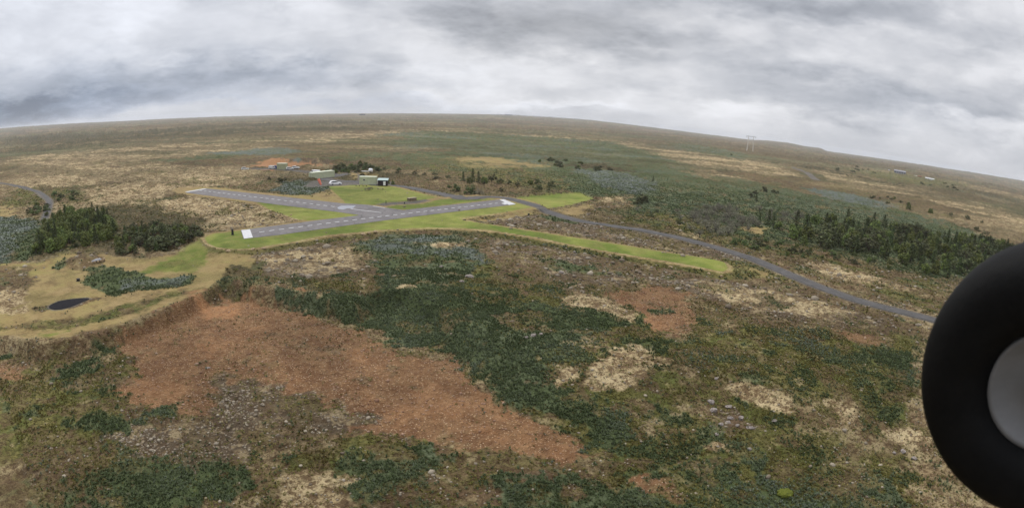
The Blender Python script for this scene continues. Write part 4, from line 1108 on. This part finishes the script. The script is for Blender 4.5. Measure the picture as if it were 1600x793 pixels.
def grove(poly_px, spacing, kinds, hr, wr, label, group, seed, cap=400):
    Pw = wp(poly_px); r = np.random.default_rng(seed); lo = np.min(Pw, 0); hi = np.max(Pw, 0)
    cand = r.uniform(lo, hi, (6000, 2)); ok = poly_sd(cand[:, 0], cand[:, 1], Pw) < 0; cand = cand[ok]; kept = []
    for c in cand:
        if all((c[0] - q[0]) ** 2 + (c[1] - q[1]) ** 2 > spacing ** 2 for q in kept): kept.append(c)
        if len(kept) >= cap: break
    for c in kept:
        kd = kinds[r.integers(len(kinds))]; h = r.uniform(*hr); w = h * r.uniform(*wr) if kd in ('spruce', 'pine') else r.uniform(*wr) * h * 1.5
        plant(kd, c[0], c[1], h, w, label[kd] if isinstance(label, dict) else label, group)
    return len(kept)

n_ = []
n_.append(grove([(72,352),(108,335),(150,338),(176,350),(178,372),(150,386),(105,388),(55,402),(60,385)], 2.1, ['spruce', 'pine', 'pine'], (2.6, 4.5), (.9, 1.3),
      {'spruce': 'dark pointed spruce in the tall copse left of the round mound', 'pine': 'bushy green pine in the tall copse left of the round mound'}, 'trees of the tall left copse', 1))
n_.append(grove([(180,378),(205,362),(250,358),(300,362),(318,367),(290,380),(240,394),(190,400)], 2.0, ['pine', 'bush', 'spruce'], (1.8, 3.0), (.9, 1.3),
      {'spruce': 'low pointed spruce on the bank between copse and runway end', 'pine': 'low round pine on the bank between copse and runway end', 'bush': 'low dark shrub on the bank between copse and runway end'}, 'low trees on the bank', 2))
n_.append(grove([(1228,366),(1262,345),(1320,348),(1400,356),(1480,372),(1560,384),(1640,400),(1640,440),(1540,452),(1450,432),(1370,404),(1300,388),(1240,380)], 3.6, ['spruce', 'pine', 'pine', 'spruce', 'bush'], (3.0, 5.6), (.9, 1.35),
      {'spruce': 'dark pointed spruce packed in the right hand plantation', 'pine': 'olive green pine packed in the right hand plantation', 'bush': 'dark shrub between the trees of the right hand plantation'}, 'trees of the right hand plantation', 3, 240))
n_.append(grove([(1140,374),(1180,370),(1240,385),(1320,398),(1400,415),(1390,420),(1310,410),(1220,398),(1150,384)], 4.2, ['lime', 'bush', 'pine'], (1.2, 2.2), (.9, 1.3),
      {'pine': 'low pine on the roadside fringe of the plantation', 'lime': 'fresh green birch scrub on the roadside fringe of the plantation', 'bush': 'dark low shrub on the roadside fringe of the plantation'}, 'fringe shrubs by the road', 4, 36))
n_.append(grove([(1072,352),(1085,335),(1110,328),(1150,325),(1178,340),(1184,356),(1130,372),(1085,372)], 3.2, ['willow'], (2.4, 4.0), (.8, 1.1), 'bare looking grey willow in the pale thicket beyond the road', 'grey willow thicket', 5, 40))
n_.append(grove([(1186,330),(1250,336),(1262,345),(1230,350),(1195,342)], 4.5, ['willow'], (2.0, 3.0), (.8, 1.1), 'grey willow behind the row of dark spruces', 'willows behind the spruces', 6, 14))
n_.append(grove([(965,318),(1040,322),(1075,335),(1060,350),(1000,335)], 6.5, ['willow', 'bush'], (1.2, 2.0), (.9, 1.2), {'willow': 'low grey willow on the lupine slope beyond the road', 'bush': 'low dark shrub on the lupine slope beyond the road'}, 'scattered shrubs on the lupine slope', 7, 14))
n_.append(grove([(507,269),(530,262),(560,257),(598,262),(600,268),(560,272),(520,272)], 3.2, ['lime', 'pine', 'bush'], (2.0, 3.6), (.9, 1.3),
      {'pine': 'green pine in the shelter belt behind the containers', 'lime': 'fresh green birch in the shelter belt behind the containers', 'bush': 'dark shrub in the shelter belt behind the containers'}, 'shelter belt behind the containers', 8, 24))
n_.append(grove([(586,262),(700,272),(720,280),(690,281),(620,272)], 9, ['bush', 'lime'], (1.4, 2.4), (1.0, 1.4), {'bush': 'dark shrub in the loose row behind the dark shed', 'lime': 'green birch in the loose row behind the dark shed'}, 'loose row of shrubs behind the shed', 9, 14))
n_.append(grove([(1362,302),(1400,312),(1430,322),(1420,326),(1380,316),(1350,306)], 6, ['bush', 'pine'], (1.8, 2.8), (1.0, 1.4), {'bush': 'dark shrub in the small clump beyond the plantation', 'pine': 'small pine in the clump beyond the plantation'}, 'clump beyond the plantation', 11, 10))
n_.append(grove([(40,328),(72,322),(74,338),(50,338)], 3, ['pine', 'bush', 'lime'], (2.0, 3.0), (1.0, 1.3), {'pine': 'small pine beside the track at the far left', 'bush': 'dark shrub beside the track at the far left', 'lime': 'green birch beside the track at the far left'}, 'bushes beside the left track', 12, 7))
n_.append(grove([(84,306),(120,300),(128,312),(95,318)], 4, ['bush', 'lime'], (1.2, 2.0), (1.0, 1.3), {'bush': 'low dark shrub right of the left track', 'lime': 'low green birch right of the left track'}, 'shrubs right of the left track', 13, 8))
SOLO = [('spruce', 724, 283, 4.2, 'dark spruce at the left end of the clump behind the runway'), ('spruce', 738, 284, 5.6, 'tallest dark spruce of the clump behind the runway'),
 ('spruce', 748, 285, 5.0, 'second tallest spruce, right of the tallest in the clump'), ('pine', 733, 287, 3.2, 'low bushy pine before the tallest spruce'), ('pine', 757, 286, 4.0, 'round dark pine in the middle of the clump behind the runway'),
 ('bush', 768, 285, 3.6, 'broad dark shrub right of the round pine in the clump'), ('bush', 782, 287, 2.8, 'wide low shrub at the right end of the clump behind the runway'), ('bush', 795, 288, 2.4, 'small shrub trailing off right of the clump'),
 ('bush', 809, 290, 2.0, 'lone grey green shrub between clump and green field'), ('lime', 713, 298, 3.2, 'round green bush nearest the drive, left of the bright bush'), ('lime', 735, 304, 4.2, 'bright green rounded bush beside the drive bend'),
 ('willow', 749, 305, 3.2, 'grey leaved bush touching the bright green bush'), ('lime', 702, 294, 1.8, 'small green bush at the foot of the bare slope'), ('bush', 782, 300, 1.6, 'small dark bush alone on the slope above the drive'),
 ('pine', 828, 290, 3.2, 'dark pine left of the pair above the green field'), ('bush', 838, 289, 3.0, 'broad dark shrub right of the pair above the green field'), ('lime', 842, 297, 2.6, 'green bush below the dark pair above the field'),
 ('bush', 862, 291, 2.8, 'dark rounded shrub alone at the upper corner of the field'), ('bush', 856, 299, 1.2, 'very low shrub on the field border'), ('bush', 1004, 318, 3.4, 'broad dark shrub in the middle of the lupine slope'), ('bush', 998, 317, 2.4, 'smaller shrub leaning on the broad dark shrub'),
 ('spruce', 1020, 285, 3.2, 'lone dark spruce far out on the green moor'), ('spruce', 1186, 350, 3.6, 'leftmost dark spruce beside the willow thicket'), ('spruce', 1201, 352, 5.2, 'tall slim spruce second in the row by the thicket'),
 ('spruce', 1208, 355, 4.4, 'third spruce of the row by the thicket'), ('pine', 1216, 358, 3.6, 'dark round pine closing the row by the thicket'), ('spruce', 1243, 354, 5.6, 'tall spruce standing free before the plantation'),
 ('bush', 1180, 304, 3.0, 'dark shrub at the left of the far clump above the thicket'), ('bush', 1193, 301, 3.2, 'dark shrub in the middle of the far clump above the thicket'), ('bush', 1208, 303, 2.8, 'dark shrub at the right of the far clump above the thicket'),
 ('spruce', 1182, 313, 3.6, 'spruce at the lower left of the far clump above the thicket'), ('bush', 1175, 310, 2.6, 'low shrub leaning left of the lower spruce in the far clump'), ('bush', 1215, 303, 2.0, 'small shrub set apart right of the far clump'),
 ('pine', 1420, 326, 4.2, 'lone round pine beyond the plantation'), ('pine', 1454, 333, 4.6, 'lone dark pine farther right beyond the plantation'), ('bush', 1486, 338, 2.6, 'small dark bush right of the lone dark pine'),
 ('bush', 1511, 342, 3.4, 'broad bush out on the pale green slope'), ('bush', 1526, 360, 3.0, 'dark bush above the right part of the plantation'), ('bush', 1534, 350, 2.0, 'little bush between two larger bushes at the right'),
 ('bush', 1142, 244, 3.5, 'tiny dark bush far out on the moor left of the tall pylon'), ('bush', 1265, 361, 2.0, 'low shrub at the plantation edge near the tall spruce'),
 ('bush', 1250, 395, 1.4, 'low shrub close above the gravel road'), ('lime', 1163, 385, 2.0, 'green birch close above the road bend'), ('lime', 1180, 388, 1.8, 'second green birch right of the road bend birch'),
 ('bush', 566, 276, 2.2, 'dark shrub on the track behind the short container'), ('pine', 606, 287, 2.4, 'dark spreading pine right of the dark shed'), ('pine', 614, 288.5, 2.0, 'low spreading pine farther right of the dark shed'),
 ('bush', 437, 285, 2.2, 'low dark green shrub left of the windsock'), ('bush', 444, 284, 2.0, 'low shrub touching the dark green shrub left of the windsock'), ('bush', 420, 281, 1.6, 'flat dark shrub on the heath beyond the second runway')]
for kd, px_, py_, h, lab in SOLO:
    x, y = at(px_, py_); w = h * (.95 if kd == 'spruce' else 1.15 if kd == 'pine' else 1.35); plant(kd, x, y, h, w, lab)
# scattered low scrub far out, in three belts
n_.append(grove([(838,252),(880,250),(950,262),(955,270),(880,264)], 11, ['bush', 'pine'], (2.0, 3.4), (1.1, 1.6), {'bush': 'dark shrub in the scrub belt on the green moor', 'pine': 'dark pine in the scrub belt on the green moor'}, 'scrub belt on the green moor', 14, 26))
n_.append(grove([(1290,262),(1350,262),(1380,272),(1300,270)], 20, ['bush'], (2.5, 4.0), (1.1, 1.6), 'dark shrub on the far moor between pale streaks', 'far shrubs between pale streaks', 15, 10))
n_.append(grove([(1430,284),(1490,290),(1500,300),(1440,292)], 14, ['bush'], (2.5, 4.0), (1.1, 1.6), 'dark shrub on the far right moor below the white block', 'far shrubs below the white block', 16, 10))
print('groves', n_)

# ------------------------------------------------------------------ boulders that stand out, one by one
def rock_mesh(seed, n=2):
    bm = bmesh.new(); bmesh.ops.create_icosphere(bm, subdivisions=n, radius=1.0); r = np.random.default_rng(seed); pl = r.normal(size=(9, 3)); pl /= np.linalg.norm(pl, axis=1)[:, None]
    for v in bm.verts:
        c = np.array(v.co); k = 1.0
        for q in pl:
            dd = c @ q
            if dd > .62: k = min(k, .62 / dd)
        v.co = Vector(c * k * (1 + r.uniform(-.06, .06)))
    me_ = bpy.data.meshes.new('boulder'); bm.to_mesh(me_); bm.free(); return me_
RM = [rock_mesh(s) for s in range(5)]
for q in RM: q.materials.append(M['rock'])
RT = [q.copy() for q in RM[:3]]
for q in RT: q.materials.clear(); q.materials.append(M['tan_rock'])
BOULD = [(1111,629,.55,.32,0,'upper grey boulder of the stacked pair at the left of the rock group'), (1114,641,.60,.34,0,'lower flat topped boulder of the stacked pair'), (1142,652,.42,.32,0,'pale upright boulder above the loose ring of stones'),
 (1157,654,.45,.30,0,'tan sided boulder right of the pale upright one'), (1137,662,.38,.24,0,'white capped boulder in the middle of the loose ring'), (1126,667,.40,.22,0,'grey boulder at the left of the loose ring'), (1151,668,.34,.22,0,'small pale boulder low in the loose ring'),
 (1172,670,.50,.28,0,'large pale boulder closing the rock group on the right'), (1119,680,.36,.15,0,'flat round stone just below the loose ring'), (1110,668,.18,.10,0,'tiny white stone left of the loose ring'), (1171,703,.34,.22,0,'grey boulder alone below the rock group'),
 (1119,591,.36,.22,0,'rounded grey boulder above the stacked pair'), (1140,634,.55,.2,0,'long half buried slab right of the stacked pair'), (1411,705,.50,.26,0,'grey boulder beside the wheel, left of two'), (1429,714,.45,.24,0,'grey boulder beside the wheel, right of two'), (1398,706,.35,.15,0,'flat pale stone left of the two grey boulders by the wheel'),
 (833,527,.55,.35,0,'white streaked outcrop at the edge of the lupine belt'), (822,529,.40,.25,0,'smaller outcrop left of the white streaked one'), (845,524,.35,.2,0,'low stone right of the white streaked outcrop'),
 (733,432,.9,.55,0,'pale outcrop in the lupines below the lawn'), (722,440,.6,.3,0,'half hidden slab left of the pale outcrop'), (689,418,.55,.35,0,'small rounded boulder in the lupines'),
 (325,575,.38,.16,0,'lone grey boulder on the open red soil'), (877,428,.7,.4,0,'grey rock at the head of the pale sand'), (1210,658,.45,.2,0,'half sunk stone right of the rock group'), (898,395,.5,.4,0,'small dark rock on the stony heath'),
 (568,365.5,.75,.45,1,'left tan rock breaking the lawn edge by the lupines'), (576,364.5,.6,.4,1,'middle tan rock breaking the lawn edge by the lupines'), (587,362.5,.7,.45,1,'right tan rock breaking the lawn edge by the lupines'),
 (412,388,.6,.4,1,'tan rock under the lawn edge below the white runway end'), (357,392,.7,.3,1,'flat tan rock at the rounded lawn end'), (395,389,.7,.28,1,'flat tan rock between rounded lawn end and runway'),
 (953,397,.5,.28,1,'tan rock under the middle of the grass strip'), (972,401,.45,.35,1,'upright tan rock under the middle of the grass strip'), (1048,414,.7,.35,1,'broad tan rock under the grass strip'),
 (1108,425,.5,.3,1,'tan rock near the rounded end of the grass strip'), (1127,429,.5,.4,1,'last tan rock at the rounded end of the grass strip'),
 (455,336,.45,.25,1,'small tan stone on the wedge of grass between the runways')]
for k, (px_, py_, w, h, tn, lab) in enumerate(BOULD):
    x, y = at(px_, py_); o = link('boulder', (RT if tn else RM)[k % (3 if tn else 5)]); o.location = (x, y, float(ground_surface_z(x, y)[0]) + h * .25)
    o.scale = (w, w * .8, h); o.rotation_euler = (0, 0, k * 1.3); tag(o, lab, 'boulder')
x, y = at(1226, 772); bm = bmesh.new(); bmesh.ops.create_icosphere(bm, subdivisions=5, radius=1.0)
for v in bm.verts:
    n3_ = float(vnoise(np.array([v.co.x * 3 + 9]), np.array([v.co.y * 3 + v.co.z * 2]), 5)[0]); v.co *= .85 + .3 * n3_ + .12 * float(vnoise(np.array([v.co.x * 9]), np.array([v.co.y * 9]), 6)[0])
m_ = bpy.data.meshes.new('moss_cushion'); bm.to_mesh(m_); bm.free(); m_.materials.append(M['yellowmoss'])
o = link('moss_cushion', m_); o.location = (x, y, float(ground_surface_z(x, y)[0]) + .02); o.scale = (.75, .6, .32); tag(o, 'bright yellow green moss cushion near the bottom edge', 'moss')

# ------------------------------------------------------------------ ground cover nobody could count
def scatter(n, dmin, dmax, seed, pw=1.0):
    r = np.random.default_rng(seed); a = r.uniform(-.98, .98, n); d = dmin + (dmax - dmin) * r.uniform(0, 1, n) ** pw
    return d * np.sin(a), d * np.cos(a), d, r
def tuft_mesh(name, x, y, r, blades, hgt, rad, width, mat, droop=.3, tone=None):
    n = len(x); z = ground_surface_z(x, y) - .03
    k = blades; ang = r.uniform(0, 6.28, (n, k)); out = r.uniform(.35, 1, (n, k)) * rad[:, None]; h = r.uniform(.55, 1.1, (n, k)) * hgt[:, None]
    cx = x[:, None]; cy = y[:, None]; cz = z[:, None]
    bx_ = cx + np.cos(ang) * out * .25; by_ = cy + np.sin(ang) * out * .25; tx = cx + np.cos(ang) * out; ty = cy + np.sin(ang) * out
    mx = cx + np.cos(ang) * out * .7; my = cy + np.sin(ang) * out * .7
    w_ = width[:, None] * r.uniform(.7, 1.3, (n, k)); px_ = -np.sin(ang) * w_; py_ = np.cos(ang) * w_
    v0 = np.stack([bx_, by_, cz + 0 * h], -1); v1 = np.stack([mx + px_, my + py_, cz + h * .75], -1); v2 = np.stack([tx, ty, cz + h * (1 - droop)], -1); v3 = np.stack([mx - px_, my - py_, cz + h * .80], -1)
    V_ = np.stack([v0, v1, v2, v3], 2).reshape(-1, 3); F_ = np.arange(len(V_)).reshape(-1, 4)
    t_ = np.repeat(np.clip((tone[:, None] if tone is not None else .5) + r.uniform(-.32, .32, (n, k)), 0, 1).ravel(), 4)
    return link(name, np_mesh(name, V_, F_, [mat], attrs={'tone': np.stack([t_, t_, t_, np.ones_like(t_)], 1)}))

def tuft_mat(name, cols):
    m, N, b = material(name, .95, .03)
    a = N.n('ShaderNodeAttribute', attribute_name='tone'); s_ = N.n('ShaderNodeSeparateColor'); N.t.links.new(a.outputs['Color'], s_.inputs[0])
    rp = N.n('ShaderNodeValToRGB'); N.t.links.new(s_.outputs[0], rp.inputs[0]); el_ = rp.color_ramp.elements
    el_[0].color = (*cols[0], 1); el_[1].color = (*cols[-1], 1)
    for i, c in enumerate(cols[1:-1]): e_ = el_.new((i + 1) / (len(cols) - 1)); e_.color = (*c, 1)
    N.t.links.new(rp.outputs[0], b.inputs['Base Color']); return m
TM_L = tuft_mat('lupine_leaves', [(.046, .060, .024), (.084, .110, .046), (.126, .152, .084), (.195, .215, .185)])
TM_G = tuft_mat('moor_grass', [(.048, .034, .012), (.105, .084, .026), (.130, .134, .036), (.250, .205, .082)])
cl = lambda W_, c: W_[:, CI[c]]

def make_lupines(N0, d0, d1, seed, hs, rs, ws_, bl, pw):
    x, y, d, r = scatter(N0, d0, d1, seed, pw); W_ = cls_at(x, y)
    p = cl(W_, 'lupine') * (.35 + .65 * sstep(fbm(x / 1.6, y / 1.6, 301, 3), .36, .50)) + cl(W_, 'bloom') * .8 + cl(W_, 'grass') * sstep(fbm(x / 5, y / 5, 311, 3), .50, .60) * .6 * (1 - (y < 110) * (x < -38)) + .03 * cl(W_, 'brown')
    p = p * (1 - .95 * sstep(d, 190, 330)) * (cl(W_, 'lawn') < .15) * (cl(W_, 'gravel') < .1)
    k = r.uniform(0, 1, N0) < p; x, y = x[k], y[k]; n = len(x); bw = cl(W_[k], 'bloom')
    tone = .42 + .9 * (fbm(x / 6, y / 6, 321, 3) - .5) + .35 * bw
    return tuft_mesh('lupine_plants', x, y, r, bl, hs * r.uniform(.6, 1.25, n), rs * r.uniform(.7, 1.3, n), ws_ * np.ones(n), TM_L, .35, tone)
o = make_lupines(170000, 28, 95, 11, .33, .20, .05, 8, .75); tag(o, 'dark green lupine plants covering the near slope', kind='stuff')
o = make_lupines(250000, 95, 330, 12, .40, .34, .10, 6, .8); tag(o, 'lupine plants spreading over the middle distance', kind='stuff')

def make_grass(N0, d0, d1, seed, hs, rs, ws_, bl, pw):
    x, y, d, r = scatter(N0, d0, d1, seed, pw); W_ = cls_at(x, y)
    p = .85 * cl(W_, 'grass') + .40 * cl(W_, 'brown') + .5 * cl(W_, 'scrub') + .12 * cl(W_, 'rubble') + .06 * cl(W_, 'moss') + .008 * cl(W_, 'red') + .10 * cl(W_, 'lupine')
    p = p * (.2 + .8 * sstep(fbm(x / 2.2, y / 2.2, 331, 3), .38, .55)) * (cl(W_, 'gravel') < .2)
    inside = np.ones(N0); ii = near_box(x, y, airfield_w, 1); inside[ii] = poly_sd(x[ii], y[ii], airfield_w) > .8
    jj = near_box(x, y, lowleft_w, 1); inside2 = np.ones(N0); inside2[jj] = .06 + .94 * (poly_sd(x[jj], y[jj], lowleft_w) > .5); p = p * inside2
    p = p * (1 - .95 * sstep(d, 170, 300)) * (cl(W_, 'lawn') < .15) * inside * (1 - cl(W_, 'straw'))
    k = r.uniform(0, 1, N0) < p; x, y = x[k], y[k]; n = len(x)
    tone = .45 + 1.3 * (fbm(x / 4, y / 4, 341, 4) - .5) - .15 * cl(W_[k], 'scrub') + .1 * (cl(W_[k], 'brown') > .5)
    return tuft_mesh('grass_tussocks', x, y, r, bl, hs * r.uniform(.5, 1.3, n), rs * r.uniform(.7, 1.3, n), ws_ * np.ones(n), TM_G, .4, tone)
o = make_grass(150000, 28, 90, 21, .20, .20, .045, 7, .75); tag(o, 'olive and brown moor grass tufts in the foreground', kind='stuff')
o = make_grass(170000, 90, 300, 22, .30, .40, .11, 5, .8); tag(o, 'olive and brown moor grass tufts in the middle distance', kind='stuff')

# loose stones
ico = bmesh.new(); bmesh.ops.create_icosphere(ico, subdivisions=1, radius=1.0); icoV = np.array([v.co[:] for v in ico.verts]); icoF = np.array([[v.index for v in f.verts] for f in ico.faces]); ico.free()
def make_stones(N0, d0, d1, seed, size, pw, name='loose_stones'):
    x, y, d, r = scatter(N0, d0, d1, seed, pw); W_ = cls_at(x, y)
    p = .9 * cl(W_, 'rubble') + .42 * cl(W_, 'red') + .12 * cl(W_, 'moss') + .10 * cl(W_, 'brown') + .05 * cl(W_, 'grass') + .2 * cl(W_, 'orange')
    p = p * (.25 + .75 * sstep(fbm(x / 3, y / 3, 351, 3), .40, .58)); k = r.uniform(0, 1, N0) < p; x, y = x[k], y[k]; n = len(x); Wk = W_[k]
    sz = size * np.exp(r.normal(0, .5, n)) * (1 - .35 * cl(Wk, 'red')); sc_ = np.stack([sz, sz * r.uniform(.6, 1, n), sz * r.uniform(.35, .65, n)], 1)
    a = r.uniform(0, 6.28, n); ca, sa = np.cos(a), np.sin(a)
    base = icoV[None] * (1 + r.uniform(-.22, .22, (n, len(icoV), 1))) * sc_[:, None, :]
    X_ = base[..., 0] * ca[:, None] - base[..., 1] * sa[:, None] + x[:, None]; Y_ = base[..., 0] * sa[:, None] + base[..., 1] * ca[:, None] + y[:, None]
    Z_ = base[..., 2] + (ground_surface_z(x, y) + sc_[:, 2] * .3)[:, None]
    V_ = np.stack([X_, Y_, Z_], -1).reshape(-1, 3); F_ = (icoF[None] + (np.arange(n) * len(icoV))[:, None, None]).reshape(-1, 3)
    redn = cl(Wk, 'red') + cl(Wk, 'orange'); t_ = np.clip(r.beta(2, 2.2, n), 0, 1); A = np.stack([t_, np.clip(redn, 0, 1), t_, np.ones(n)], 1)
    A = np.repeat(A, len(icoV), 0)
    return link(name, np_mesh(name, V_, F_, [M['stones']], attrs={'tone': A}))
m, N, b = material('loose_stone', .95, .12)
a = N.n('ShaderNodeAttribute', attribute_name='tone'); s_ = N.n('ShaderNodeSeparateColor'); N.t.links.new(a.outputs['Color'], s_.inputs[0])
grey = N.mix(s_.outputs[0], (.12, .092, .064), (.38, .33, .25)); redc = N.mix(s_.outputs[0], (.15, .075, .045), (.38, .25, .17))
N.t.links.new(N.mix(s_.outputs[1], grey, redc), b.inputs['Base Color']); M['stones'] = m
o = make_stones(90000, 28, 85, 41, .08, .75); tag(o, 'loose grey and reddish stones on the near ground', kind='stuff')
o = make_stones(60000, 85, 190, 42, .20, .8); tag(o, 'loose stones on the heath around the runways', kind='stuff')

# ------------------------------------------------------------------ wheel of the model aircraft that carries the camera
def wheel():
    C_ = ray(1633, 602); dist = .24
    root = empty('landing_wheel', (0, 0, 0), 0, 'black foam tyre with pale grey hub on the aircraft leg, close at the right', 'wheel')
    Rt, Rh = WHEEL_R, WHEEL_R * .42
    prof = []
    hw = .016; cr_ = (Rt - Rh) / 2; cm = (Rt + Rh) / 2
    for i in range(40):
        t_ = 2 * math.pi * i / 40; ct, st = math.cos(t_), math.sin(t_)
        prof.append((cm + cr_ * math.copysign(abs(ct) ** .8, ct), hw * math.copysign(abs(st) ** .75, st)))
    MB().lathe(prof, 128, 'z', closed=True).build('tyre', M['foam'], root, smooth=True)
    hub = MB(); hub.lathe([(0, .004), (.006, .004), (.007, .003), (Rh * .75, .0035), (Rh * .93, .0075), (Rh * 1.02, .0085), (Rh * 1.04, 0), (Rh * 1.02, -.0085), (Rh * .75, -.0035), (0, -.004)], 96)
    h_ = hub.build('hub', M['hub'], root, smooth=True)
    MB().lathe([(0, .0105), (.0035, .0105), (.0045, .009), (.0045, .002)], 24).build('axle_cap', M['steel'], h_, smooth=True)
    MB().tube((0, 0, -.05), (0, 0, .009), .0022, n=16).build('axle', M['steel'], root)
    MB().tube((0, 0, -.045), (.10, .16, -.075), .003, n=12).build('strut', M['steel'], root)
    d = Vector(C_); root.location = Vector((0, 0, CAM_H)) + d * dist
    n_w = -d; tiltv = Vector(ray(800, 396)); n_w = (n_w + Vector((0, 0, -.45))).normalized()
    root.rotation_mode = 'QUATERNION'; root.rotation_quaternion = n_w.to_track_quat('Z', 'Y')
    return root
WHEEL_R = .0535; WHEEL_MIX = 1.0
M['foam'] = simple_mat('black_foam_rubber', (.006, .006, .006), (.7), .12, vary=.3, scale=60, bump=.0004)
M['hub'] = simple_mat('grey_white_plastic_hub', (.19, .19, .192), .6, .4, vary=.25, scale=25)
wheel()

# ------------------------------------------------------------------ moist air over the moor
hz = MB().box((0, 0, 10), (26000, 26000, 150)).build('haze', bpy.data.materials.new('haze_air'))
tag(hz, kind='stuff'); hm = hz.data.materials[0]; hm.use_nodes = True; hm.node_tree.nodes.clear()
pv = hm.node_tree.nodes.new('ShaderNodeVolumePrincipled'); pv.inputs['Color'].default_value = (.84, .87, .93, 1); pv.inputs['Density'].default_value = 9e-5; pv.inputs['Anisotropy'].default_value = .2
mo = hm.node_tree.nodes.new('ShaderNodeOutputMaterial'); hm.node_tree.links.new(pv.outputs[0], mo.inputs['Volume'])
